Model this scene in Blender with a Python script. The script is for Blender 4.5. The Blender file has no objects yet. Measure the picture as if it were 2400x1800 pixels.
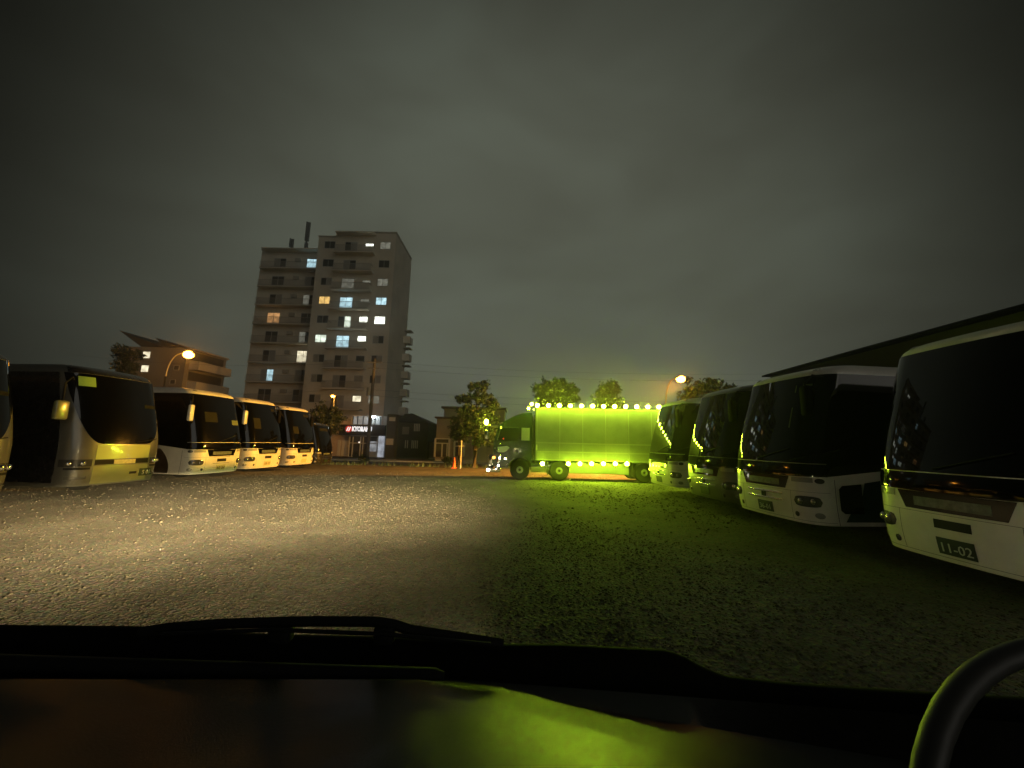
import bpy, bmesh, math, random
import numpy as np
from mathutils import Vector, Matrix, Euler

random.seed(7)
rng = np.random.default_rng(7)
R_ = math.radians
scene = bpy.context.scene
COL = scene.collection

# ------------------------------------------------------------------ camera
CAM = Vector((0, 0, 1.85))
F = 904.0                                        # focal length in photo pixels (2400 wide)
ROT = (Euler((0, 0, R_(0.7))).to_matrix() @ Euler((R_(90 + 8.55), 0, 0)).to_matrix()
       @ Euler((0, 0, R_(1.35))).to_matrix())
cd = bpy.data.cameras.new('camera')
cam = bpy.data.objects.new('camera', cd)
COL.objects.link(cam)
cam.matrix_world = Matrix.Translation(CAM) @ ROT.to_4x4()
cd.sensor_width = 36
cd.lens = 36 * F / 2400
cd.clip_start = 0.05
cd.clip_end = 2000
scene.camera = cam

def P(px, py, Y):
    d = ROT @ Vector(((px - 1200) / F, -(py - 900) / F, -1))
    return CAM + d * (Y / d.y)

# ------------------------------------------------------------------ world, sun, exposure
w = bpy.data.worlds.new('World')
scene.world = w
w.use_nodes = True
nt = w.node_tree
nt.nodes.clear()
def N(t, kind, **kw):
    n = t.nodes.new(kind)
    for k, v in kw.items():
        if k == 'op': n.operation = v
        else: setattr(n, k, v)
    return n
out = N(nt, 'ShaderNodeOutputWorld')
bg = N(nt, 'ShaderNodeBackground')
tc = N(nt, 'ShaderNodeTexCoord')
sep = N(nt, 'ShaderNodeSeparateXYZ')
nt.links.new(tc.outputs['Generated'], sep.inputs[0])
# clouds lit from below by the town, stretched sideways
mp = N(nt, 'ShaderNodeMapping')
mp.inputs['Scale'].default_value = (1.0, 1.0, 2.2)
nz = N(nt, 'ShaderNodeTexNoise')
nz.inputs['Scale'].default_value = 2.0
nz.inputs['Detail'].default_value = 3.2
nz.inputs['Roughness'].default_value = 0.5
nz.inputs['Distortion'].default_value = 0.4
nt.links.new(tc.outputs['Generated'], mp.inputs[0])
nt.links.new(mp.outputs[0], nz.inputs['Vector'])
dot = N(nt, 'ShaderNodeVectorMath', op='DOT_PRODUCT')
dot.inputs[1].default_value = Vector((0.0, 0.985, 0.17)).normalized()
nt.links.new(tc.outputs['Generated'], dot.inputs[0])
mr = N(nt, 'ShaderNodeMapRange', interpolation_type='SMOOTHSTEP')
mr.inputs['From Min'].default_value = 0.45
mr.inputs['From Max'].default_value = 0.95
mr.inputs['To Min'].default_value = 0.06
mr.inputs['To Max'].default_value = 1.0
nt.links.new(dot.outputs['Value'], mr.inputs[0])
cr = N(nt, 'ShaderNodeMapRange')
cr.inputs['From Min'].default_value = 0.3
cr.inputs['From Max'].default_value = 0.7
cr.inputs['To Min'].default_value = 0.76
cr.inputs['To Max'].default_value = 1.15
nt.links.new(nz.outputs['Fac'], cr.inputs[0])
mul = N(nt, 'ShaderNodeMath', op='MULTIPLY')
nt.links.new(mr.outputs[0], mul.inputs[0])
nt.links.new(cr.outputs[0], mul.inputs[1])
mixc = N(nt, 'ShaderNodeMix', data_type='RGBA')
mixc.inputs[6].default_value = (0.104, 0.104, 0.076, 1)
mixc.inputs[7].default_value = (0.096, 0.112, 0.088, 1)
nt.links.new(nz.outputs['Fac'], mixc.inputs[0])
nt.links.new(mixc.outputs[2], bg.inputs[0])
nt.links.new(mul.outputs[0], bg.inputs[1])
nt.links.new(bg.outputs[0], out.inputs[0])

# one weak, very soft "sun": the glow of the town behind the camera
sl = bpy.data.lights.new('sun', 'SUN')
sl.energy = 0.25
sl.angle = R_(40)
sl.color = (1.0, 0.95, 0.81)
so = bpy.data.objects.new('sun', sl)
COL.objects.link(so)
so.rotation_euler = Vector((-0.62, 0.76, -0.20)).to_track_quat('-Z', 'Y').to_euler()

# headlamps of the vehicle the picture is taken from, plus added fill spots
def spot(loc, az, el, power, size, blend, sy, color, radius=0.06):
    l = bpy.data.lights.new('spill_fill', 'SPOT')
    l.energy = power; l.spot_size = R_(size); l.spot_blend = blend
    l.color = color; l.shadow_soft_size = radius
    o = bpy.data.objects.new('spill_fill', l)
    COL.objects.link(o)
    d = Vector((math.sin(R_(az)) * math.cos(R_(el)), math.cos(R_(az)) * math.cos(R_(el)), math.sin(R_(el))))
    o.location = loc
    o.rotation_euler = d.to_track_quat('-Z', 'Y').to_euler()
    o.scale = (1, sy, 1)
    return o
HL = (1.0, 0.77, 0.37)
def low_beam(loc, az, power, peak=-3.8, sig=2.5, half_in=9, half_out=42):
    """dipped headlamp: bright just under its cut-off, fading towards the bumper"""
    l = bpy.data.lights.new('low_beam', 'POINT'); l.energy = power; l.color = HL; l.shadow_soft_size = 0.07
    l.use_nodes = True; t = l.node_tree; e = t.nodes['Emission']
    ge = N(t, 'ShaderNodeNewGeometry'); sp_ = N(t, 'ShaderNodeSeparateXYZ')
    t.links.new(ge.outputs['Incoming'], sp_.inputs[0])
    def M(op, a, b=None):
        n = N(t, 'ShaderNodeMath', op=op)
        for k_, q in enumerate((a, b)):
            if q is None: continue
            if isinstance(q, (int, float)): n.inputs[k_].default_value = q
            else: t.links.new(q, n.inputs[k_])
        return n.outputs[0]
    azn = M('MULTIPLY', M('ARCTAN2', sp_.outputs[0], sp_.outputs[1]), 57.2958)
    # the cut-off sinks towards the kerb side
    elv = M('ADD', M('MULTIPLY', M('ARCSINE', sp_.outputs[2]), 57.2958), M('MULTIPLY', M('MAXIMUM', M('SUBTRACT', -28, azn), 0), .03))
    el = M('DIVIDE', M('SUBTRACT', elv, peak), sig)
    gauss = M('POWER', 2.71828, M('MULTIPLY', M('MULTIPLY', el, el), -0.5))
    e2 = M('DIVIDE', M('ADD', elv, 9.5), 3.6)
    gauss = M('ADD', gauss, M('MULTIPLY', M('POWER', 2.71828, M('MULTIPLY', M('MULTIPLY', e2, e2), -0.5)), 0.020))
    cut = N(t, 'ShaderNodeMapRange', interpolation_type='SMOOTHSTEP')
    cut.inputs['From Min'].default_value = -1.3; cut.inputs['From Max'].default_value = -3.2
    t.links.new(elv, cut.inputs[0])
    off = M('ABSOLUTE', M('SUBTRACT', azn, az))
    sd = N(t, 'ShaderNodeMapRange', interpolation_type='SMOOTHSTEP')
    sd.inputs['From Min'].default_value = half_out; sd.inputs['From Max'].default_value = half_in
    t.links.new(off, sd.inputs[0])
    st_ = M('MULTIPLY', M('MULTIPLY', M('ADD', M('MULTIPLY', gauss, cut.outputs[0]), 0.0012), sd.outputs[0]), 1.0)
    t.links.new(st_, e.inputs['Strength'])
    o = bpy.data.objects.new('low_beam', l); COL.objects.link(o); o.location = loc
low_beam((-0.9, 1.72, 1.0), -31, 66000)
low_beam((-0.1, 1.66, 1.0), -33, 66000)
spot((-0.9, 1.72, 1.0), -44, 2.0, 60, 90, 1.0, 0.3, (0.95, 0.93, 0.9))
spot((0.5, 1.62, 1.0), 52, 8, 118, 130, 1.0, 0.4, (1.0, 0.88, 0.62))  # added fill for the right-hand bus fronts and roofs, not a separate headlamp

vs = scene.view_settings
vs.view_transform = 'Standard'
vs.look = 'None'
vs.exposure = 0
vs.gamma = 1
vs.use_curve_mapping = False
scene.cycles.max_bounces = 6
scene.cycles.volume_bounces = 0
scene.cycles.use_light_tree = True
scene.cycles.sample_clamp_indirect = 4.0

# ------------------------------------------------------------------ materials
MATS = {}
def mat(name, color, rough=0.5, metal=0.0, spec=0.5, emit=None, estr=0.0, var=0.0, vscale=3.0, bump=0.0,
        bscale=20.0, coat=0.0, rvar=0.0):
    if name in MATS: return MATS[name]
    m = bpy.data.materials.new(name)
    m.use_nodes = True
    t = m.node_tree
    b = t.nodes['Principled BSDF']
    b.inputs['Base Color'].default_value = (*color, 1)
    b.inputs['Roughness'].default_value = rough
    b.inputs['Metallic'].default_value = metal
    b.inputs['Specular IOR Level'].default_value = spec
    b.inputs['Coat Weight'].default_value = coat
    b.inputs['Coat Roughness'].default_value = 0.05
    if emit:
        b.inputs['Emission Color'].default_value = (*emit, 1)
        b.inputs['Emission Strength'].default_value = estr
    if var or bump or rvar:
        tcn = N(t, 'ShaderNodeTexCoord')
        nn = N(t, 'ShaderNodeTexNoise')
        nn.inputs['Scale'].default_value = vscale
        nn.inputs['Detail'].default_value = 6
        nn.inputs['Roughness'].default_value = 0.62
        t.links.new(tcn.outputs['Object'], nn.inputs['Vector'])
        if var:
            mm = N(t, 'ShaderNodeMix', data_type='RGBA')
            lo = [max(0, c * (1 - var)) for c in color]; hi = [min(1, c * (1 + var)) for c in color]
            mm.inputs[6].default_value = (*lo, 1); mm.inputs[7].default_value = (*hi, 1)
            rr = N(t, 'ShaderNodeMapRange')
            rr.inputs['From Min'].default_value = 0.32; rr.inputs['From Max'].default_value = 0.68
            t.links.new(nn.outputs['Fac'], rr.inputs[0])
            t.links.new(rr.outputs[0], mm.inputs[0])
            t.links.new(mm.outputs[2], b.inputs['Base Color'])
        if rvar:
            r2 = N(t, 'ShaderNodeMapRange')
            r2.inputs['From Min'].default_value = 0.3; r2.inputs['From Max'].default_value = 0.7
            r2.inputs['To Min'].default_value = rough; r2.inputs['To Max'].default_value = min(1, rough + rvar)
            t.links.new(nn.outputs['Fac'], r2.inputs[0])
            t.links.new(r2.outputs[0], b.inputs['Roughness'])
        if bump:
            n2 = N(t, 'ShaderNodeTexNoise')
            n2.inputs['Scale'].default_value = bscale
            n2.inputs['Detail'].default_value = 5
            t.links.new(tcn.outputs['Object'], n2.inputs['Vector'])
            bp = N(t, 'ShaderNodeBump')
            bp.inputs['Strength'].default_value = bump
            bp.inputs['Distance'].default_value = 0.03
            t.links.new(n2.outputs['Fac'], bp.inputs['Height'])
            t.links.new(bp.outputs[0], b.inputs['Normal'])
    MATS[name] = m
    return m

WHITE = mat('white_paint', (0.70, 0.68, 0.60), 0.3, coat=0.35, var=0.10, vscale=1.6, rvar=0.18)
SILVER = mat('silver_paint', (0.13, 0.13, 0.115), 0.3, metal=0.35, coat=0.4, var=0.1, vscale=1.5)
BLACKP = mat('black_paint', (0.012, 0.012, 0.014), 0.22, coat=0.4, rvar=0.1)
MATTE = mat('matte_black', (0.008, 0.008, 0.008), 0.7, spec=0.2)
GLASS = mat('dark_glass', (0.0015, 0.0016, 0.0016), 0.025, spec=0.55)
GLASS2 = mat('side_glass', (0.0015, 0.0015, 0.0018), 0.06, spec=0.35)
GREYP = mat('grey_trim', (0.30, 0.30, 0.26), 0.25, coat=0.3)
CHROME = mat('chrome', (0.75, 0.75, 0.73), 0.08, metal=1.0)
LENS = mat('lamp_lens', (0.05, 0.05, 0.045), 0.06, spec=0.8, coat=0.6)
TYRE = mat('tyre_rubber', (0.008, 0.008, 0.008), 0.8, spec=.15, var=0.3, vscale=8)
RIM = mat('wheel_rim', (0.35, 0.35, 0.33), 0.35, metal=0.7)
PLATE = mat('plate_green', (0.01, 0.028, 0.014), 0.45)
PLATEW = mat('plate_yellowish', (0.55, 0.5, 0.3), 0.45)
PTEXT = mat('plate_text', (0.5, 0.54, 0.48), 0.5)
DTEXT = mat('dark_text', (0.02, 0.03, 0.02), 0.5)
SIGNG = mat('sign_glass', (0.10, 0.12, 0.10), 0.25, var=0.3, vscale=14)
TEAL = mat('teal_livery', (0.004, 0.020, 0.020), 0.28, coat=0.3)
BROWN = mat('brown_livery', (0.05, 0.032, 0.02), 0.35)
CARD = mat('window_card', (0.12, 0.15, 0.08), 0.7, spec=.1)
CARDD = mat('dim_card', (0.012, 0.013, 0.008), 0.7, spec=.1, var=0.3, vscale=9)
ORANGEL = mat('amber_lens', (0.5, 0.16, 0.02), 0.2)

# ------------------------------------------------------------------ mesh helpers
def link(name, verts, faces, m, parent=None, smooth=False, mats=None, fm=None):
    me = bpy.data.meshes.new(name)
    me.from_pydata([tuple(v) for v in verts], [], faces)
    if mats:
        for q in mats: me.materials.append(q)
        if fm: me.polygons.foreach_set('material_index', fm)
    elif m: me.materials.append(m)
    if smooth: me.polygons.foreach_set('use_smooth', [True] * len(me.polygons))
    me.update()
    o = bpy.data.objects.new(name, me)
    COL.objects.link(o)
    if parent: o.parent = parent
    return o

class MB:
    """collects boxes, tubes, lathes into one mesh"""
    def __init__(s): s.v = []; s.f = []
    def add(s, v, f):
        n = len(s.v); s.v += [tuple(p) for p in v]; s.f += [tuple(i + n for i in q) for q in f]; return s
    def box(s, a, b):
        (x0, y0, z0), (x1, y1, z1) = a, b
        v = [(x0,y0,z0),(x1,y0,z0),(x1,y1,z0),(x0,y1,z0),(x0,y0,z1),(x1,y0,z1),(x1,y1,z1),(x0,y1,z1)]
        return s.add(v, [(0,3,2,1),(4,5,6,7),(0,1,5,4),(1,2,6,5),(2,3,7,6),(3,0,4,7)])
    def bbox(s, a, b, r=0.03):
        bm = bmesh.new()
        bmesh.ops.create_cube(bm, size=1)
        a, b = Vector(a), Vector(b)
        for v in bm.verts:
            v.co = Vector(((a[i] + b[i]) / 2 + v.co[i] * (b[i] - a[i])) for i in range(3))
        bmesh.ops.bevel(bm, geom=bm.edges[:], offset=r, segments=3, affect='EDGES', profile=0.5)
        bm.verts.index_update()
        s.add([v.co[:] for v in bm.verts], [[v.index for v in f.verts] for f in bm.faces])
        bm.free(); return s
    def tube(s, pts, r, n=8, cap=True):
        pts = [Vector(p) for p in pts]
        rr = r if isinstance(r, (list, tuple)) else [r] * len(pts)
        vs_, fs = [], []
        up = Vector((0, 0, 1))
        for i, p in enumerate(pts):
            t = (pts[min(i + 1, len(pts) - 1)] - pts[max(i - 1, 0)]).normalized()
            a = t.cross(up)
            if a.length < 1e-3: a = t.cross(Vector((1, 0, 0)))
            a.normalize(); b = t.cross(a)
            for k in range(n):
                an = 2 * math.pi * k / n
                vs_.append(p + (a * math.cos(an) + b * math.sin(an)) * rr[i])
        for i in range(len(pts) - 1):
            for k in range(n):
                fs.append((i*n+k, i*n+(k+1)%n, (i+1)*n+(k+1)%n, (i+1)*n+k))
        if cap:
            fs.append(tuple(range(n))[::-1]); fs.append(tuple((len(pts)-1)*n + k for k in range(n)))
        return s.add(vs_, fs)
    def lathe(s, prof, origin, axis='y', n=24):
        """prof: (radius, along) pairs"""
        vs_, fs = [], []
        o = Vector(origin)
        for (r, a) in prof:
            for k in range(n):
                c, q = r * math.cos(2*math.pi*k/n), r * math.sin(2*math.pi*k/n)
                d = {'x': (a, c, q), 'y': (c, a, q), 'z': (c, q, a)}[axis]
                vs_.append(o + Vector(d))
        for i in range(len(prof) - 1):
            for k in range(n):
                fs.append((i*n+k, i*n+(k+1)%n, (i+1)*n+(k+1)%n, (i+1)*n+k))
        if prof[0][0] > 0: fs.append(tuple(range(n))[::-1])
        if prof[-1][0] > 0: fs.append(tuple((len(prof)-1)*n + k for k in range(n)))
        return s.add(vs_, fs)
    def sphere(s, c, r, sz=(1, 1, 1), sub=1):
        bm = bmesh.new()
        bmesh.ops.create_icosphere(bm, subdivisions=sub, radius=r)
        bm.verts.index_update()
        s.add([(c[0]+v.co.x*sz[0], c[1]+v.co.y*sz[1], c[2]+v.co.z*sz[2]) for v in bm.verts],
              [[v.index for v in f.verts] for f in bm.faces])
        bm.free(); return s
    def build(s, name, m, parent=None, smooth=False):
        o = link(name, s.v, s.f, m, parent)
        me = o.data
        bm = bmesh.new(); bm.from_mesh(me)
        bmesh.ops.recalc_face_normals(bm, faces=bm.faces[:])
        bm.to_mesh(me); bm.free()
        if smooth:
            me.polygons.foreach_set('use_smooth', [True] * len(me.polygons))
            me.set_sharp_from_angle(angle=R_(40))
        return o

def empty(name, label, cat, loc=(0, 0, 0), rz=0.0, group=None, kind=None):
    o = bpy.data.objects.new(name, None)
    COL.objects.link(o)
    o.location = loc; o.rotation_euler = (0, 0, rz); o.empty_display_size = 0.2
    return tag(o, label, cat, group, kind)
def tag(o, label=None, cat=None, group=None, kind=None):
    if label: o['label'] = label
    if cat: o['category'] = cat
    if group: o['group'] = group
    if kind: o['kind'] = kind
    return o

_fc = {}
def text_mesh(txt, size, extrude=0.004, bold=0.0):
    """lettering as verts/faces, centred, in the XZ plane facing -Y"""
    cu = bpy.data.curves.new('lettering', 'FONT')
    cu.body = txt; cu.size = size; cu.extrude = extrude; cu.align_x = 'CENTER'; cu.align_y = 'CENTER'
    cu.resolution_u = 2; cu.offset = bold
    o = bpy.data.objects.new('lettering', cu)
    COL.objects.link(o)
    dg = bpy.context.evaluated_depsgraph_get()
    me = bpy.data.meshes.new_from_object(o.evaluated_get(dg))
    v = [(q.co.x, -q.co.z, q.co.y) for q in me.vertices]
    f = [tuple(p.vertices) for p in me.polygons]
    bpy.data.objects.remove(o); bpy.data.curves.remove(cu); bpy.data.meshes.remove(me)
    return v, f

def smooth01(t):
    t = np.clip(t, 0, 1); return t * t * (3 - 2 * t)
def ground_z(x, y):
    """the lot falls gently away towards the road"""
    return -0.62 * smooth01((np.asarray(y, float) - 17.0) / 28.0)
def gz(x, y): return float(ground_z(x, y))

# ------------------------------------------------------------------ setting: ground, road, pavement
def gravel_mat():
    m = bpy.data.materials.new('gravel_ground'); m.use_nodes = True
    t = m.node_tree; b = t.nodes['Principled BSDF']
    tcn = N(t, 'ShaderNodeTexCoord')
    n1 = N(t, 'ShaderNodeTexNoise'); n1.inputs['Scale'].default_value = 0.45; n1.inputs['Detail'].default_value = 8; n1.inputs['Roughness'].default_value = 0.65
    n2 = N(t, 'ShaderNodeTexVoronoi'); n2.inputs['Scale'].default_value = 26.0
    n3 = N(t, 'ShaderNodeTexNoise'); n3.inputs['Scale'].default_value = 24; n3.inputs['Detail'].default_value = 4
    for n in (n1, n2, n3): t.links.new(tcn.outputs['Object'], n.inputs['Vector'])
    ramp = N(t, 'ShaderNodeValToRGB')
    ramp.color_ramp.elements[0].position = 0.34; ramp.color_ramp.elements[0].color = (0.070, 0.060, 0.048, 1)
    ramp.color_ramp.elements[1].position = 0.68; ramp.color_ramp.elements[1].color = (0.150, 0.132, 0.102, 1)
    t.links.new(n1.outputs['Fac'], ramp.inputs[0])
    mx = N(t, 'ShaderNodeMix', data_type='RGBA', blend_type='MULTIPLY')
    mx.inputs[0].default_value = 0.55
    t.links.new(ramp.outputs[0], mx.inputs[6]); t.links.new(n2.outputs['Color'], mx.inputs[7])
    hs = N(t, 'ShaderNodeHueSaturation'); hs.inputs['Saturation'].default_value = 0.55; hs.inputs['Value'].default_value = 1.35
    t.links.new(mx.outputs[2], hs.inputs['Color'])
    t.links.new(hs.outputs[0], b.inputs['Base Color'])
    b.inputs['Roughness'].default_value = 0.85
    b.inputs['Specular IOR Level'].default_value = 0.1
    ad = N(t, 'ShaderNodeMath', op='ADD')
    t.links.new(n2.outputs['Distance'], ad.inputs[0]); t.links.new(n3.outputs['Fac'], ad.inputs[1])
    bp = N(t, 'ShaderNodeBump'); bp.inputs['Strength'].default_value = 0.7; bp.inputs['Distance'].default_value = 0.032
    t.links.new(ad.outputs[0], bp.inputs['Height']); t.links.new(bp.outputs[0], b.inputs['Normal'])
    return m
GRAVEL = gravel_mat()

def fbm(x, y, seed=0):
    r = np.random.default_rng(seed); z = np.zeros_like(x)
    for k in range(26):
        fr = 0.25 * 1.28 ** k; a = r.uniform(0, 2 * np.pi); ph = r.uniform(0, 6.28)
        z += np.sin((x * np.cos(a) + y * np.sin(a)) * fr * 2 + ph + 1.3 * np.sin(x * fr * .37 + y * fr * .53 + ph * 2)) / (1 + k) ** 0.9 * 0.3
    return z

xs = np.concatenate([[-900, -300, -120, -60], np.linspace(-34, 30, 230), [60, 120, 300, 900]])
ys = np.concatenate([[-300, -60, -12], np.linspace(-3, 3, 16)[:-1], np.linspace(3, 30, 190), np.linspace(31, 46, 20), [60, 90, 160, 400, 1200]])
GX, GY = np.meshgrid(xs, ys)
relief = 0.035 * fbm(GX, GY, 3) * ((np.abs(GX) < 35) & (GY > -4) & (GY < 33))
GZ = ground_z(GX, GY) + relief - 0.02
nx, ny = len(xs), len(ys)
V = np.stack([GX.ravel(), GY.ravel(), GZ.ravel()], 1)
idx = np.arange(nx * ny).reshape(ny, nx)
Fq = np.stack([idx[:-1, :-1].ravel(), idx[:-1, 1:].ravel(), idx[1:, 1:].ravel(), idx[1:, :-1].ravel()], 1)
g = link('ground', V, Fq.tolist(), GRAVEL, smooth=True)
tag(g, kind='structure')

# loose stones of the lot: nobody could count them
def stones(n, ymin, ymax, smin, smax):
    d = ymin * (ymax / ymin) ** rng.random(n)               # denser near the camera
    az = R_(1) * rng.uniform(-60, 55, n)
    x = d * np.tan(az) * 0.85; y = d
    keep = (np.abs(x) < 22) & (fbm(x * 1.4, y * 1.4, 11) + rng.normal(0, .35, n) > -0.15)
    x, y = x[keep], y[keep]; n = len(x)
    s = smin * (smax / smin) ** (rng.random(n) ** 2.2) * np.clip(y / 9, .8, 1.6)
    return x, y, s
x1, y1, s1 = stones(90000, 3.2, 26.0, 0.007, 0.028)
x2, y2, s2 = stones(5000, 3.3, 24.0, 0.018, 0.040)
x1, y1, s1 = np.concatenate([x1, x2]), np.concatenate([y1, y2]), np.concatenate([s1, s2])
n = len(x1)
base = np.array([(1,0,0),(-1,0,0),(0,1,0),(0,-1,0),(0,0,1),(0,0,-1)], float)
tri = np.array([(0,2,4),(2,1,4),(1,3,4),(3,0,4),(2,0,5),(1,2,5),(3,1,5),(0,3,5)])
vv = base[None] * rng.uniform(0.55, 1.35, (n, 6, 3)) + rng.normal(0, .16, (n, 6, 3))
a = rng.uniform(0, 6.28, n); ca, sa = np.cos(a)[:, None], np.sin(a)[:, None]
vx = vv[..., 0] * ca - vv[..., 1] * sa; vy = vv[..., 0] * sa + vv[..., 1] * ca
vz = vv[..., 2] * rng.uniform(.35, .7, n)[:, None]
zz = ground_z(x1, y1) + 0.035 * fbm(x1, y1, 3) - 0.02
co = np.stack([vx * s1[:, None] + x1[:, None], vy * s1[:, None] + y1[:, None], vz * s1[:, None] + (zz + s1 * .15)[:, None]], -1).reshape(-1, 3)
fa = (tri[None] + (np.arange(n) * 6)[:, None, None]).reshape(-1, 3)
me = bpy.data.meshes.new('gravel')
me.vertices.add(len(co)); me.vertices.foreach_set('co', co.ravel())
me.loops.add(fa.size); me.loops.foreach_set('vertex_index', fa.ravel().astype(np.int32))
me.polygons.add(len(fa)); me.polygons.foreach_set('loop_start', (np.arange(len(fa)) * 3).astype(np.int32))
me.update(calc_edges=True)
STONE = mat('stone', (0.058, 0.051, 0.040), 0.9, var=0.5, vscale=9, spec=0.1)
me.materials.append(STONE)
go = bpy.data.objects.new('gravel', me); COL.objects.link(go)
tag(go, 'loose pale gravel scattered over the parking lot', 'gravel', kind='stuff')

ASPH = mat('asphalt', (0.045, 0.044, 0.042), 0.85, var=0.25, vscale=2)
CONC = mat('concrete', (0.22, 0.21, 0.19), 0.8, var=0.2, vscale=1.2)
rd = MB().box((-80, 34.5, -0.9), (70, 42.0, -0.545)).build('road', ASPH); tag(rd, kind='structure')
pv = MB().box((-80, 42.0, -0.9), (70, 45.2, -0.42)).build('pavement', CONC); tag(pv, kind='structure')
gr_near = MB()
for k in range(700):
    x = rng.uniform(-22, 24); y = 33.6 + rng.normal(0, .35); h = rng.uniform(.15, .5)
    a = rng.uniform(0, 6.28); dx, dy = math.cos(a) * .05, math.sin(a) * .05
    z = gz(x, y) - .02; lx = rng.normal(0, .12)
    gr_near.add([(x - dx, y - dy, z), (x + dx, y + dy, z), (x + lx, y + rng.normal(0, .1), z + h)], [(0, 1, 2)])
GRASS = mat('grass', (0.05, 0.075, 0.025), 0.7, var=0.4)
tag(link('grass', gr_near.v, gr_near.f, GRASS), 'rough grass along the edge of the lot beside the road', 'grass', kind='stuff')

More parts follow.
